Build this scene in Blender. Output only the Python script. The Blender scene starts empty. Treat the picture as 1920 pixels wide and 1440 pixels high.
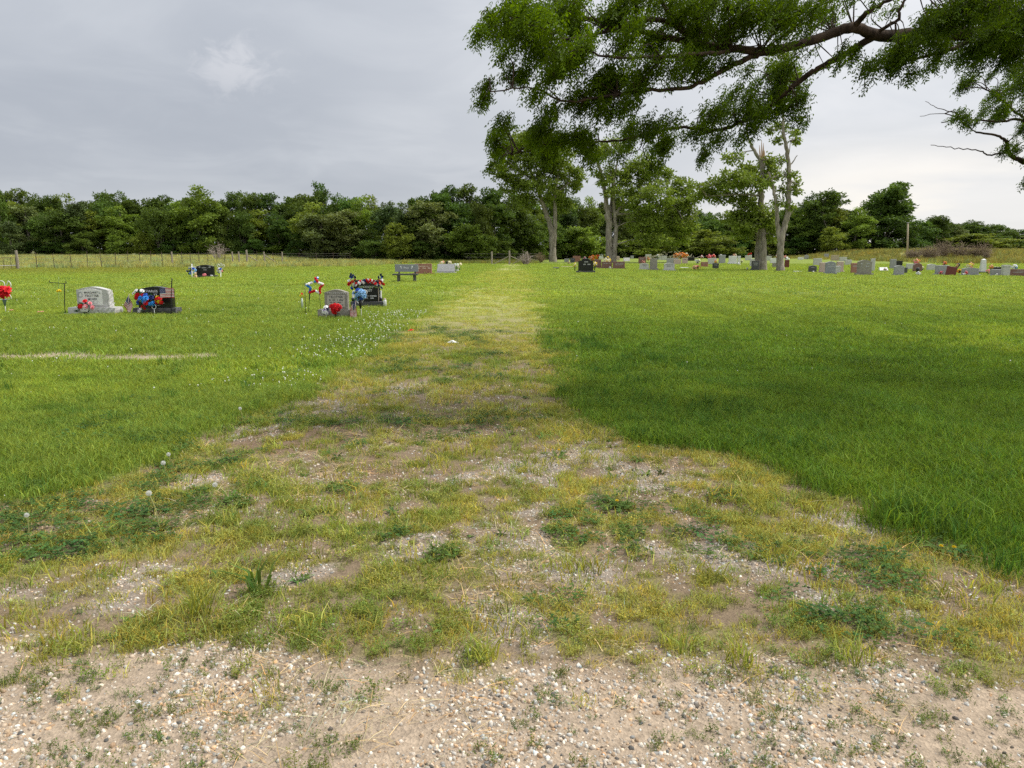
import bpy, math, random
import numpy as np
from mathutils import Vector, Matrix

random.seed(11)
rng = np.random.default_rng(11)
scene = bpy.context.scene
COL = scene.collection
rad = math.radians

# ------------------------------------------------------------------ camera
CAM_H = 1.6
FPX = 1442.0                       # focal length in pixels of a 1920 px wide frame
PITCH = math.atan(252.0 / FPX)     # the horizon lies a little above the middle
cam_data = bpy.data.cameras.new('camera')
cam_data.sensor_width = 36.0
cam_data.lens = 36.0 * FPX / 1920.0
cam_data.clip_start = 0.05
cam_data.clip_end = 4000.0
cam = bpy.data.objects.new('camera', cam_data)
cam.location = (0, 0, CAM_H)
cam.rotation_euler = (math.pi / 2 - PITCH, 0, 0)
COL.objects.link(cam)
scene.camera = cam

# ------------------------------------------------------------------ world, sun, exposure
SUN_EL, SUN_AZ = rad(58), rad(75)          # azimuth clockwise from the view direction (+Y)
world = bpy.data.worlds.new('World')
scene.world = world
world.use_nodes = True


class NT:
    """small helper to wire shader nodes"""
    def __init__(self, tree):
        self.t = tree
        tree.nodes.clear()

    def n(self, kind, ins=None, **props):
        nd = self.t.nodes.new(kind)
        for k, v in props.items():
            setattr(nd, k, v)
        for k, v in (ins or {}).items():
            self.set(nd, k, v)
        return nd

    def set(self, nd, k, v):
        s = nd.inputs[k]
        if isinstance(v, tuple) and len(v) == 2 and hasattr(v[0], 'outputs'):
            self.t.links.new(v[0].outputs[v[1]], s)
        elif hasattr(v, 'outputs'):
            self.t.links.new(v.outputs[0], s)
        else:
            s.default_value = v

    def math(self, op, a, b=None, clamp=False):
        nd = self.n('ShaderNodeMath', operation=op, use_clamp=clamp)
        self.set(nd, 0, a)
        if b is not None:
            self.set(nd, 1, b)
        return nd

    def mix(self, fac, a, b, blend='MIX'):
        nd = self.n('ShaderNodeMix', data_type='RGBA', blend_type=blend)
        self.set(nd, 0, fac)
        self.set(nd, 6, a)
        self.set(nd, 7, b)
        return (nd, 2)

    def maprange(self, v, a, b, c=0.0, d=1.0, smooth=True):
        nd = self.n('ShaderNodeMapRange', interpolation_type='SMOOTHSTEP' if smooth else 'LINEAR')
        self.set(nd, 0, v)
        for i, q in enumerate((a, b, c, d)):
            nd.inputs[i + 1].default_value = q
        return nd


w = NT(world.node_tree)
tc = w.n('ShaderNodeTexCoord')
sep = w.n('ShaderNodeSeparateXYZ', {0: (tc, 'Generated')})
zz = w.math('MAXIMUM', (sep, 2), 0.0)
den = w.math('ADD', zz, 0.16)
px_ = w.math('DIVIDE', (sep, 0), den)
py_ = w.math('DIVIDE', (sep, 1), den)
pv = w.n('ShaderNodeCombineXYZ', {0: px_, 1: py_, 2: 0.0})
n_big = w.n('ShaderNodeTexNoise', {'Vector': pv, 'Scale': 0.55, 'Detail': 5.0, 'Roughness': 0.5, 'Distortion': 0.25})
n_mid = w.n('ShaderNodeTexNoise', {'Vector': pv, 'Scale': 1.7, 'Detail': 6.0, 'Roughness': 0.55, 'Distortion': 0.6})
cl = w.maprange(n_big, 0.32, 0.70)
cl2 = w.maprange(n_mid, 0.42, 0.68)
cf = w.math('ADD', w.math('MULTIPLY', cl, 0.70), w.math('MULTIPLY', cl2, 0.30))
cloud_dull = w.mix(cf, (0.435, 0.468, 0.528, 1), (0.590, 0.620, 0.668, 1))
cloud_bright = w.mix(cf, (0.70, 0.725, 0.765, 1), (0.92, 0.92, 0.935, 1))
side = w.maprange((sep, 0), -0.32, 0.48)
base_sky = w.mix(side, cloud_dull, cloud_bright)
# thin warm breaks low in the bright quarter of the sky
low = w.maprange(zz, 0.16, 0.015)
warm_az = w.maprange((sep, 0), 0.12, 0.45)
warm_n = w.maprange(w.n('ShaderNodeTexNoise', {'Vector': pv, 'Scale': 0.9, 'Detail': 4.0, 'Roughness': 0.5}), 0.40, 0.62)
wf = w.math('MULTIPLY', w.math('MULTIPLY', low, warm_az), w.math('ADD', w.math('MULTIPLY', warm_n, 0.8), 0.4), clamp=True)
sky2 = w.mix(wf, base_sky, (1.08, 1.02, 0.93, 1))
# greyish veil near the horizon
veil = w.math('MULTIPLY', w.maprange(zz, 0.10, 0.0), 0.35)
sky3 = w.mix(veil, sky2, (0.70, 0.73, 0.74, 1))
# one pale cumulus top that stands out of the grey layer
dv = Vector((440 - 960, FPX, 0)).normalized()
ang = PITCH
d0 = Vector(((440 - 960) / FPX, math.cos(ang) + (720 - 118) / FPX * math.sin(ang), -math.sin(ang) + (720 - 118) / FPX * math.cos(ang))).normalized()
sub = w.n('ShaderNodeVectorMath', {0: (tc, 'Generated'), 1: tuple(d0)}, operation='SUBTRACT')
scl = w.n('ShaderNodeVectorMath', {0: sub, 1: (1.0, 1.0, 1.75)}, operation='MULTIPLY')
ln = w.n('ShaderNodeVectorMath', {0: scl}, operation='LENGTH')
pn = w.n('ShaderNodeTexNoise', {'Vector': scl, 'Scale': 22.0, 'Detail': 6.0, 'Roughness': 0.62, 'Distortion': 0.5})
pmask = w.maprange((ln, 1), 0.105, 0.010)
pw_ = w.maprange(w.math('ADD', pn, w.math('MULTIPLY', pmask, 0.30)), 0.60, 0.86)
puff = w.math('MULTIPLY', w.math('MULTIPLY', pw_, pmask), 0.42)
sky4 = w.mix(puff, sky3, (0.80, 0.80, 0.83, 1))
# an overcast sky grows brighter towards the zenith
zen = w.math('ADD', w.math('MULTIPLY', w.math('MULTIPLY', zz, zz), 1.2), 1.0)
zc = w.n('ShaderNodeCombineXYZ', {0: zen, 1: zen, 2: zen})
sky5 = w.n('ShaderNodeVectorMath', {0: sky4, 1: zc}, operation='MULTIPLY')
nish = w.n('ShaderNodeTexSky', sky_type='NISHITA', sun_disc=False, sun_elevation=SUN_EL, sun_rotation=SUN_AZ,
           air_density=1.0, dust_density=2.0, ozone_density=1.0)
bg_n = w.n('ShaderNodeBackground', {'Color': nish, 'Strength': 0.08})
bg_c = w.n('ShaderNodeBackground', {'Color': sky5, 'Strength': 0.82})
mx = w.n('ShaderNodeMixShader', {0: 0.95, 1: bg_n, 2: bg_c})
w.n('ShaderNodeOutputWorld', {'Surface': mx})

sun = bpy.data.lights.new('sun', 'SUN')
sun.energy = 3.0
sun.angle = rad(13)
sun.color = (1.0, 0.955, 0.88)
sun_o = bpy.data.objects.new('sun', sun)
sd = Vector((math.sin(SUN_AZ) * math.cos(SUN_EL), math.cos(SUN_AZ) * math.cos(SUN_EL), math.sin(SUN_EL)))
sun_o.rotation_euler = sd.to_track_quat('Z', 'Y').to_euler()
sun_o.location = sd * 60
COL.objects.link(sun_o)

vs = scene.view_settings
vs.view_transform = 'Standard'
vs.look = 'None'
vs.exposure = 0.32
vs.gamma = 1.0
cy = scene.cycles
cy.max_bounces = 4
cy.diffuse_bounces = 2
cy.glossy_bounces = 2
cy.transmission_bounces = 3
cy.transparent_max_bounces = 4
cy.use_adaptive_sampling = True
cy.adaptive_threshold = 0.02
cy.use_denoising = False
cy.caustics_reflective = False
cy.caustics_refractive = False


# ------------------------------------------------------------------ places
def sstep(a, b, x):
    t = np.clip((np.asarray(x, float) - a) / (b - a), 0, 1)
    return t * t * (3 - 2 * t)


_lat = np.random.default_rng(5).random((256, 256))


def vnoise(x, y):
    xi = np.floor(x).astype(int)
    yi = np.floor(y).astype(int)
    fx = x - xi
    fy = y - yi
    fx = fx * fx * (3 - 2 * fx)
    fy = fy * fy * (3 - 2 * fy)
    a = _lat[xi & 255, yi & 255]
    b = _lat[(xi + 1) & 255, yi & 255]
    c = _lat[xi & 255, (yi + 1) & 255]
    d = _lat[(xi + 1) & 255, (yi + 1) & 255]
    return (a * (1 - fx) + b * fx) * (1 - fy) + (c * (1 - fx) + d * fx) * fy


def fbm(x, y, s=1.0, o=4, off=0.0):
    x = np.asarray(x, float) * s + off
    y = np.asarray(y, float) * s + off * 1.7 + 3.1
    v = 0
    amp = 0.5
    tot = 0
    for i in range(o):
        v = v + amp * vnoise(x, y)
        tot += amp
        x = x * 2.03 + 17.3
        y = y * 2.03 + 5.7
        amp *= 0.5
    return v / tot


def terrain(x, y):
    """the large shape of the land: level lawn, a rise behind the fence and a bank on the far side"""
    x = np.asarray(x, float)
    y = np.asarray(y, float)
    h = 0.55 * sstep(56, 122, y) * sstep(-23, -39, x)
    h = h + 1.3 * sstep(92, 135, y) * sstep(50, 68, x)
    return h


def ray(px, py):
    t = (720.0 - py) / FPX
    return ((px - 960.0) / FPX, math.cos(PITCH) + t * math.sin(PITCH), -math.sin(PITCH) + t * math.cos(PITCH))


def W(px, py, Y):
    """the point seen in that direction at Y metres ahead"""
    d = ray(px, py)
    k = Y / d[1]
    return Vector((d[0] * k, Y, CAM_H + d[2] * k))


def g(px, py):
    """the spot on the ground seen in that direction"""
    d = ray(px, py)
    z = 0.0
    for _ in range(12):
        k = (z - CAM_H) / d[2]
        k = min(k, 170.0) if k > 0 else 170.0
        z = 0.5 * z + 0.5 * float(terrain(d[0] * k, d[1] * k))
    return Vector((d[0] * k, d[1] * k, float(terrain(d[0] * k, d[1] * k))))


def mpp(Y):
    """metres for one photograph pixel at that distance"""
    return Y / FPX


# ------------------------------------------------------------------ mesh helpers
def link(o, parent=None):
    COL.objects.link(o)
    if parent is not None:
        o.parent = parent
    return o


def tag(o, label=None, cat=None, group=None, kind=None):
    if label:
        o['label'] = label
    if cat:
        o['category'] = cat
    if group:
        o['group'] = group
    if kind:
        o['kind'] = kind
    return o


def thing(name, loc, label, cat, group=None, rz=0.0):
    o = bpy.data.objects.new(name, None)
    o.empty_display_size = 0.1
    o.location = loc
    o.rotation_euler = (0, 0, rz)
    COL.objects.link(o)
    return tag(o, label, cat, group, 'thing')


def mesh_np(name, V, F, mat=None, smooth=False, cols=None, uv=None):
    """V (n,3), F (m,k) -> mesh; cols: per-vertex linear colours {name: (n,3)}"""
    V = np.asarray(V, np.float32)
    F = np.asarray(F, np.int32)
    me = bpy.data.meshes.new(name)
    k = F.shape[1]
    me.vertices.add(len(V))
    me.vertices.foreach_set('co', V.ravel())
    me.loops.add(F.size)
    me.loops.foreach_set('vertex_index', F.ravel())
    me.polygons.add(len(F))
    me.polygons.foreach_set('loop_start', np.arange(0, F.size, k, dtype=np.int32))
    if smooth:
        me.polygons.foreach_set('use_smooth', np.ones(len(F), bool))
    me.update(calc_edges=True)
    for nm, c in (cols or {}).items():
        a = me.attributes.new(nm, 'FLOAT_COLOR', 'POINT')
        c4 = np.ones((len(V), 4), np.float32)
        c4[:, :3] = c
        a.data.foreach_set('color', c4.ravel())
    if mat is not None:
        me.materials.append(mat)
    return me


def obj_np(name, V, F, mat=None, parent=None, **kw):
    return link(bpy.data.objects.new(name, mesh_np(name, V, F, mat, **kw)), parent)


class MB:
    """collects shapes for ONE mesh"""
    def __init__(self):
        self.v = []
        self.f = []
        self.m = []
        self.cur = 0

    def add(self, v, f):
        o = len(self.v)
        self.v += [tuple(q) for q in v]
        self.f += [tuple(o + i for i in q) for q in f]
        self.m += [self.cur] * len(f)
        return self

    def box(self, c, s, rz=0.0, top=1.0):
        cx, cy_, cz = c
        hx, hy, hz = s[0] / 2, s[1] / 2, s[2] / 2
        cs, sn = math.cos(rz), math.sin(rz)
        v = []
        for z, k in ((-hz, 1.0), (hz, top)):
            for x, y in ((-hx, -hy), (hx, -hy), (hx, hy), (-hx, hy)):
                x, y = x * k, y * k
                v.append((cx + x * cs - y * sn, cy_ + x * sn + y * cs, cz + z))
        return self.add(v, [(3, 2, 1, 0), (4, 5, 6, 7), (0, 1, 5, 4), (1, 2, 6, 5), (2, 3, 7, 6), (3, 0, 4, 7)])

    def tube(self, pts, r, n=6, closed=False):
        v, f = tube(pts, r, n, closed)
        return self.add(v.tolist(), f.tolist() if closed else f.tolist() + [tuple(range(n - 1, -1, -1)), tuple(range(len(v) - n, len(v)))])

    def lathe(self, c, prof, n=10):
        v, f = [], []
        for r, z in prof:
            for k in range(n):
                a = 2 * math.pi * k / n
                v.append((c[0] + r * math.cos(a), c[1] + r * math.sin(a), c[2] + z))
        for i in range(len(prof) - 1):
            for k in range(n):
                f.append((i * n + k, i * n + (k + 1) % n, (i + 1) * n + (k + 1) % n, (i + 1) * n + k))
        f.append(tuple(range(n - 1, -1, -1)))
        f.append(tuple((len(prof) - 1) * n + k for k in range(n)))
        return self.add(v, f)

    def mesh(self, name, mat, smooth=False):
        me = bpy.data.meshes.new(name)
        me.from_pydata(self.v, [], self.f)
        for q in (mat if isinstance(mat, (list, tuple)) else [mat]):
            me.materials.append(q)
        if any(self.m):
            me.polygons.foreach_set('material_index', self.m)
        if smooth:
            me.polygons.foreach_set('use_smooth', np.ones(len(me.polygons), bool))
        me.update()
        return me

    def build(self, name, mat, parent=None, smooth=False):
        return link(bpy.data.objects.new(name, self.mesh(name, mat, smooth)), parent)


def tube(pts, r, n=6, closed=False):
    P = np.asarray([tuple(p) for p in pts], float)
    m = len(P)
    R = np.full(m, r, float) if np.isscalar(r) else np.asarray(r, float)
    T = np.roll(P, -1, 0) - np.roll(P, 1, 0) if closed else np.gradient(P, axis=0)
    T /= np.linalg.norm(T, axis=1, keepdims=True) + 1e-9
    up = np.array([0.0, 0.0, 1.0]) if abs(T[0][2]) < 0.9 else np.array([1.0, 0.0, 0.0])
    V = np.zeros((m, n, 3))
    u = np.cross(T[0], up)
    u /= np.linalg.norm(u)
    ang = np.arange(n) * 2 * math.pi / n
    for i in range(m):
        u = u - T[i] * np.dot(u, T[i])
        u /= np.linalg.norm(u) + 1e-9
        v = np.cross(T[i], u)
        V[i] = P[i] + R[i] * (np.cos(ang)[:, None] * u + np.sin(ang)[:, None] * v)
    F = []
    mm = m if closed else m - 1
    for i in range(mm):
        j = (i + 1) % m
        for k in range(n):
            F.append((i * n + k, i * n + (k + 1) % n, j * n + (k + 1) % n, j * n + k))
    return V.reshape(-1, 3), np.array(F)


def smooth_path(pts, per=5):
    P = np.asarray([tuple(p) for p in pts], float)
    if len(P) < 3:
        return np.array([P[0] + (P[-1] - P[0]) * t for t in np.linspace(0, 1, per + 1)])
    Q = np.vstack([2 * P[0] - P[1], P, 2 * P[-1] - P[-2]])
    out = []
    for i in range(1, len(Q) - 2):
        for t in np.linspace(0, 1, per, endpoint=False):
            a, b, c, d = Q[i - 1], Q[i], Q[i + 1], Q[i + 2]
            out.append(0.5 * ((2 * b) + (-a + c) * t + (2 * a - 5 * b + 4 * c - d) * t * t + (-a + 3 * b - 3 * c + d) * t ** 3))
    out.append(P[-1])
    return np.array(out)


def leaf_geo(C, A, L, Wd, N=None, r=rng):
    """rhombic leaves: base C, direction A, length L, width Wd -> verts, quads"""
    n = len(C)
    A = A / (np.linalg.norm(A, axis=1, keepdims=True) + 1e-9)
    if N is None:
        N = r.normal(size=(n, 3))
    S = np.cross(A, N)
    S /= np.linalg.norm(S, axis=1, keepdims=True) + 1e-9
    L = np.broadcast_to(np.asarray(L, float), (n,))[:, None]
    Wd = np.broadcast_to(np.asarray(Wd, float), (n,))[:, None]
    V = np.stack([C, C + A * L * 0.45 + S * Wd * 0.5, C + A * L, C + A * L * 0.45 - S * Wd * 0.5], 1)
    F = np.arange(n * 4).reshape(n, 4)
    return V.reshape(-1, 3), F


# ------------------------------------------------------------------ materials
def new_mat(name):
    m = bpy.data.materials.new(name)
    m.use_nodes = True
    return m, NT(m.node_tree)


def out(t, sh, disp=None):
    t.n('ShaderNodeOutputMaterial', {'Surface': sh})


_plain = {}


def plain(name, c, rough=0.6, spec=0.3, var=0.12, scale=8.0, metal=0.0):
    if name in _plain:
        return _plain[name]
    m, t = new_mat(name)
    tcn = t.n('ShaderNodeTexCoord')
    nz = t.n('ShaderNodeTexNoise', {'Vector': (tcn, 'Object'), 'Scale': scale, 'Detail': 4.0})
    k = t.maprange(nz, 0.25, 0.75, 1 - var, 1 + var, smooth=False)
    kc = t.n('ShaderNodeCombineXYZ', {0: k, 1: k, 2: k})
    colr = t.n('ShaderNodeVectorMath', {0: tuple(c), 1: kc}, operation='MULTIPLY')
    b = t.n('ShaderNodeBsdfPrincipled', {'Base Color': colr, 'Roughness': rough, 'Specular IOR Level': spec, 'Metallic': metal})
    out(t, b)
    _plain[name] = m
    return m


def granite(name, c1, c2, rough=0.35, scale=140.0, stain=0.25, spec=0.4):
    m, t = new_mat(name)
    tcn = t.n('ShaderNodeTexCoord')
    n1 = t.n('ShaderNodeTexNoise', {'Vector': (tcn, 'Object'), 'Scale': scale, 'Detail': 3.0, 'Roughness': 0.7})
    f = t.maprange(n1, 0.38, 0.62)
    c = t.mix(f, (*c1, 1), (*c2, 1))
    n2 = t.n('ShaderNodeTexNoise', {'Vector': (tcn, 'Object'), 'Scale': 5.0, 'Detail': 6.0, 'Roughness': 0.65})
    f2 = t.math('MULTIPLY', t.maprange(n2, 0.45, 0.75), stain)
    c = t.mix(f2, c, (c1[0] * 0.5, c1[1] * 0.48, c1[2] * 0.42, 1))
    b = t.n('ShaderNodeBsdfPrincipled', {'Base Color': c, 'Roughness': rough, 'Specular IOR Level': spec})
    bp = t.n('ShaderNodeBump', {'Strength': 0.15, 'Distance': 0.004, 'Height': n1})
    t.set(b, 'Normal', bp)
    out(t, b)
    return m


def leaf_material(name, c, trans=0.35, hue=0.0, val=0.25, rnd=True, attr=None, instancer=False, rough=0.55, tcol=None):
    """foliage: per-object and per-leaf variation, light passing through the blades"""
    m, t = new_mat(name)
    if attr:
        at = t.n('ShaderNodeAttribute', attribute_name=attr, attribute_type='INSTANCER' if instancer else 'GEOMETRY')
        colr = (at, 'Color')
    else:
        rg = t.n('ShaderNodeRGB')
        rg.outputs[0].default_value = (*c, 1)
        colr = (rg, 0)
    lv = t.n('ShaderNodeAttribute', attribute_name='leafvar', attribute_type='GEOMETRY')
    colr = t.mix(1.0, colr, (lv, 'Color'), 'MULTIPLY')
    if rnd:
        oi = t.n('ShaderNodeObjectInfo')
        hs = t.n('ShaderNodeHueSaturation')
        t.set(hs, 'Color', colr)
        t.set(hs, 'Hue', t.maprange((oi, 'Random'), 0, 1, 0.5 - hue, 0.5 + hue, smooth=False))
        rr = t.math('FRACT', t.math('MULTIPLY', (oi, 'Random'), 7.31))
        t.set(hs, 'Value', t.maprange(rr, 0, 1, 1 - val, 1 + val, smooth=False))
        colr = (hs, 0)
    b = t.n('ShaderNodeBsdfPrincipled', {'Base Color': colr, 'Roughness': rough, 'Specular IOR Level': 0.12})
    tcl = t.mix(1.0, colr, tcol or (1.25, 1.2, 0.55, 1), 'MULTIPLY')
    tr = t.n('ShaderNodeBsdfTranslucent', {'Color': tcl})
    out(t, t.n('ShaderNodeMixShader', {0: trans, 1: b, 2: tr}))
    return m


def bark_material(name, c1, c2, scale=6.0):
    m, t = new_mat(name)
    tcn = t.n('ShaderNodeTexCoord')
    mp = t.n('ShaderNodeMapping', {'Vector': (tcn, 'Object'), 'Scale': (1, 1, 0.22)})
    n1 = t.n('ShaderNodeTexNoise', {'Vector': mp, 'Scale': scale, 'Detail': 6.0, 'Roughness': 0.7})
    c = t.mix(t.maprange(n1, 0.35, 0.65), (*c1, 1), (*c2, 1))
    b = t.n('ShaderNodeBsdfPrincipled', {'Base Color': c, 'Roughness': 0.85, 'Specular IOR Level': 0.1})
    bp = t.n('ShaderNodeBump', {'Strength': 0.6, 'Distance': 0.03, 'Height': n1})
    t.set(b, 'Normal', bp)
    out(t, b)
    return m


def lvar(n, lo=0.7, hi=1.3, k=4, r=rng, warm=0.12):
    """per-leaf colour multipliers repeated for the k vertices of a leaf"""
    v = r.uniform(lo, hi, n)
    wv = r.uniform(-warm, warm, n)
    c = np.stack([v * (1 + wv), v, v * (1 - wv)], 1)
    return np.repeat(c, k, 0)

# ------------------------------------------------------------------ the ground: lawn, lane and road
def edge(pts):
    q = sorted(((v.y, v.x) for v in (g(*p) for p in pts)))
    return np.array([a for a, _ in q]), np.array([b for _, b in q])


LY, LX = edge([(0, 950), (110, 925), (235, 905), (345, 855), (420, 812), (490, 772), (560, 735), (640, 690),
               (700, 650), (755, 612), (800, 582), (850, 550), (900, 520), (932, 500)])
RY, RX = edge([(1920, 1080), (1840, 1040), (1740, 1003), (1640, 972), (1560, 935), (1470, 900), (1360, 862), (1230, 838),
               (1140, 800), (1095, 750), (1072, 700), (1052, 650), (1032, 600), (1014, 560), (996, 520), (984, 500)])


def lane_left(y):
    y = np.asarray(y, float)
    v = np.interp(y, LY, LX)
    v = np.where(y < LY[0], LX[0] - (LY[0] - y) * 9.0, v)
    return v


def lane_right(y):
    y = np.asarray(y, float)
    v = np.interp(y, RY, RX)
    v = np.where(y < RY[0], RX[0] + (RY[0] - y) * 9.0, v)
    return v


LANE_END = g(950, 496).y


def lawn_mask(x, y):
    wob = (fbm(x, y, 1.7, 3, 40.0) - 0.5) * 0.9 + (fbm(x, y, 7.0, 2, 9.0) - 0.5) * 0.22
    wob = wob * np.interp(y, [3, 8, 30, 60], [0.75, 1.0, 2.2, 2.6])
    soft = np.interp(y, [3, 10, 25, 60], [0.05, 0.12, 0.6, 1.0])
    a = sstep(-1, 1, (lane_left(y) + wob - x) / soft)
    b = sstep(-1, 1, (x - lane_right(y) + wob) / soft)
    m = np.maximum(a, b)
    m = np.where(y > LANE_END, np.maximum(m, sstep(LANE_END - 2, LANE_END + 4, y)), m)
    return m


def road_mask(x, y):
    e = 2.70 + (fbm(x, y * 0.6, 1.6, 3, 77.0) - 0.5) * 0.5 + (fbm(x, y, 6.0, 2, 78.0) - 0.5) * 0.35 - 0.02 * x
    return sstep(0.22, -0.16, y - e)


def ell(x, y, px, py, rx, ry):
    c = g(px, py)
    a = abs(g(px + rx, py).x - c.x)
    b = abs(g(px, py - ry).y - g(px, py + ry).y) / 2
    return ((x - c.x) / a) ** 2 + ((y - c.y) / b) ** 2


GRAVEL = [(955, 1050, 95, 60), (960, 1150, 70, 65), (1075, 1085, 80, 45), (780, 1025, 75, 30), (1330, 1040, 110, 28), (1450, 1060, 110, 22),
          (1560, 1120, 70, 25), (1690, 1140, 70, 30), (570, 772, 80, 22), (510, 800, 70, 20), (1230, 900, 70, 24), (1570, 978, 80, 16),
          (1640, 985, 60, 14), (270, 1085, 90, 28), (560, 1075, 60, 26), (30, 1115, 70, 20), (1120, 850, 60, 20), (990, 880, 70, 26),
          (860, 900, 60, 16), (370, 900, 45, 18), (1900, 1115, 50, 14), (700, 640, 40, 7), (1090, 760, 40, 10), (760, 730, 50, 12),
          (200, 1120, 110, 26), (1000, 950, 60, 20)]
DIRT = [(1295, 878, 95, 22), (1100, 720, 60, 10), (560, 830, 120, 28), (760, 880, 120, 30), (900, 800, 130, 24), (1000, 690, 60, 12),
        (1660, 1085, 70, 26)]


def gravel_mask(x, y):
    m = np.zeros_like(x)
    wob = (fbm(x, y, 3.0, 3, 21.0) - 0.5) * 3.2 + (fbm(x, y, 12.0, 2, 29.0) - 0.5) * 2.4
    for p in GRAVEL:
        m = np.maximum(m, sstep(1.5, -0.1, ell(x, y, *p) + wob))
    return m


def dirt_mask(x, y):
    m = np.zeros_like(x)
    wob = (fbm(x, y, 4.0, 3, 51.0) - 0.5) * 1.5
    for p in DIRT:
        m = np.maximum(m, sstep(1.2, 0.5, ell(x, y, *p) + wob))
    return m


ST0, ST1 = g(-120, 667), g(452, 676)


def strip_mask(x, y):
    """the thin worn strip across the lawn beside the lane"""
    t = np.clip((x - ST0.x) / (ST1.x - ST0.x), 0, 1)
    yc = ST0.y + (ST1.y - ST0.y) * t + (fbm(x, 0 * x, 0.9, 3, 3.0) - 0.5) * 0.9
    wd = 0.52 * sstep(1.0, 0.86, (x - ST0.x) / (ST1.x - ST0.x)) * (0.5 + fbm(x, y, 1.3, 2, 12.0))
    return sstep(1.0, 0.55, np.abs(y - yc) / (wd + 1e-4)) * (x < ST1.x + 0.1)


def cover(x, y):
    """how much of the lane is grown over"""
    base = np.interp(y, [2.25, 2.6, 2.85, 3.5, 4.4, 5.4, 7.5, 11, 15, 22, 30], [0.26, 0.46, 0.62, 0.63, 0.57, 0.46, 0.45, 0.55, 0.66, 0.76, 0.9])
    c = base + 0.45 * (fbm(x, y, 1.5, 3, 5.0) - 0.5) + 2.0 * (fbm(x, y, 7.5, 3, 60.0) - 0.5)
    c = c + 0.25 * sstep(0.8, 0.2, np.abs(x - (lane_left(y) + 0.25))) + 0.15 * sstep(0.7, 0.2, np.abs(x - lane_right(y) + 0.2))
    return c - 0.45 * gravel_mask(x, y) - 0.35 * dirt_mask(x, y) - 0.35 * road_mask(x, y)


def lawn_tint(x, y):
    """lawn colour from place to place, with tree shade painted in on the right"""
    n1 = fbm(x, y, 0.22, 3, 31.0)
    n2 = fbm(x, y * 0.5, 0.9, 3, 66.0)
    n3 = fbm(x, y, 2.6, 2, 14.0)
    left = np.array([0.248, 0.335, 0.058])
    right = np.array([0.158, 0.258, 0.032])  # darker tone carries the shade of the overhanging tree in the leaf colour
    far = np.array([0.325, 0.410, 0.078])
    lime = np.array([0.345, 0.440, 0.060])
    deep = np.array([0.110, 0.210, 0.032])
    fr = sstep(-0.5, 2.5, x - 0.5 * (lane_left(y) + lane_right(y)))[:, None]
    c = left * (1 - fr) + right * fr
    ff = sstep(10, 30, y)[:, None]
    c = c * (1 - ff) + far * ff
    k = (sstep(0.50, 0.68, 0.6 * n1 + 0.4 * n2) * 0.65)[:, None]
    c = c * (1 - k) + lime * k
    k = (sstep(0.55, 0.72, 0.45 * n2 + 0.55 * n3) * (0.75 - 0.45 * sstep(15, 40, y)))[:, None]
    c = c * (1 - k) + deep * k
    c = c * (1 + 0.07 * np.sin(2 * np.pi * (x - 0.06 * y) / 1.5) * sstep(0, 3, x - lane_right(y)))[:, None]
    # pale seed-bearing edge before the fence
    k = (sstep(46, 60, y + 0.2 * (x + 30)) * sstep(-12, -30, x) * 0.7)[:, None]
    c = c * (1 - k) + np.array([0.30, 0.30, 0.06]) * k
    return c


def grid_axis(parts):
    a = [np.arange(p, q - 1e-6, s) for p, q, s in parts]
    a.append(np.array([parts[-1][1]]))
    return np.concatenate(a)


pos = grid_axis([(0, 4.6, 0.046), (4.6, 9, 0.1), (9, 20, 0.3), (20, 60, 1.0), (60, 130, 2.5), (130, 700, 40)])
xs = np.concatenate([-pos[:0:-1], pos])
ys = grid_axis([(-60, 0, 6), (0, 1.8, 0.3), (1.8, 7, 0.046), (7, 14, 0.1), (14, 30, 0.25), (30, 84, 0.8), (84, 170, 2.5), (170, 900, 40)])
GX, GY = np.meshgrid(xs, ys)
gx, gy = GX.ravel(), GY.ravel()
lm = lawn_mask(gx, gy)
rm = road_mask(gx, gy) * (1 - lm)
gm = gravel_mask(gx, gy) * (1 - lm)
dm = dirt_mask(gx, gy) * (1 - lm)
sm = strip_mask(gx, gy)
cv = np.clip(cover(gx, gy), 0, 1)
near = sstep(30, 8, np.hypot(gx, gy))
gz = terrain(gx, gy) + 0.035 * lm * near * (1 - sm) + (fbm(gx, gy, 0.8, 3, 8.0) - 0.5) * 0.05 * near
gz += (fbm(gx, gy, 9.0, 3, 18.0) - 0.5) * 0.018 * near + (fbm(gx, gy, 0.12, 2, 4.0) - 0.5) * 0.10 * sstep(6, 30, gy) * sstep(90, 50, gy)


def ground_z(x, y):
    nr = sstep(30, 8, np.hypot(x, y))
    z = terrain(x, y) + 0.035 * lawn_mask(x, y) * nr * (1 - strip_mask(x, y)) + (fbm(x, y, 0.8, 3, 8.0) - 0.5) * 0.05 * nr
    return z + (fbm(x, y, 9.0, 3, 18.0) - 0.5) * 0.018 * nr + (fbm(x, y, 0.12, 2, 4.0) - 0.5) * 0.10 * sstep(6, 30, y) * sstep(90, 50, y)


def gz1(x, y):
    return float(ground_z(np.array([x], float), np.array([y], float))[0])


def on_ground(px, py):
    p = g(px, py)
    p.z = gz1(p.x, p.y)
    return p


def lerp3(a, b, k):
    return a * (1 - k[:, None]) + np.asarray(b)[None, :] * k[:, None]


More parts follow.
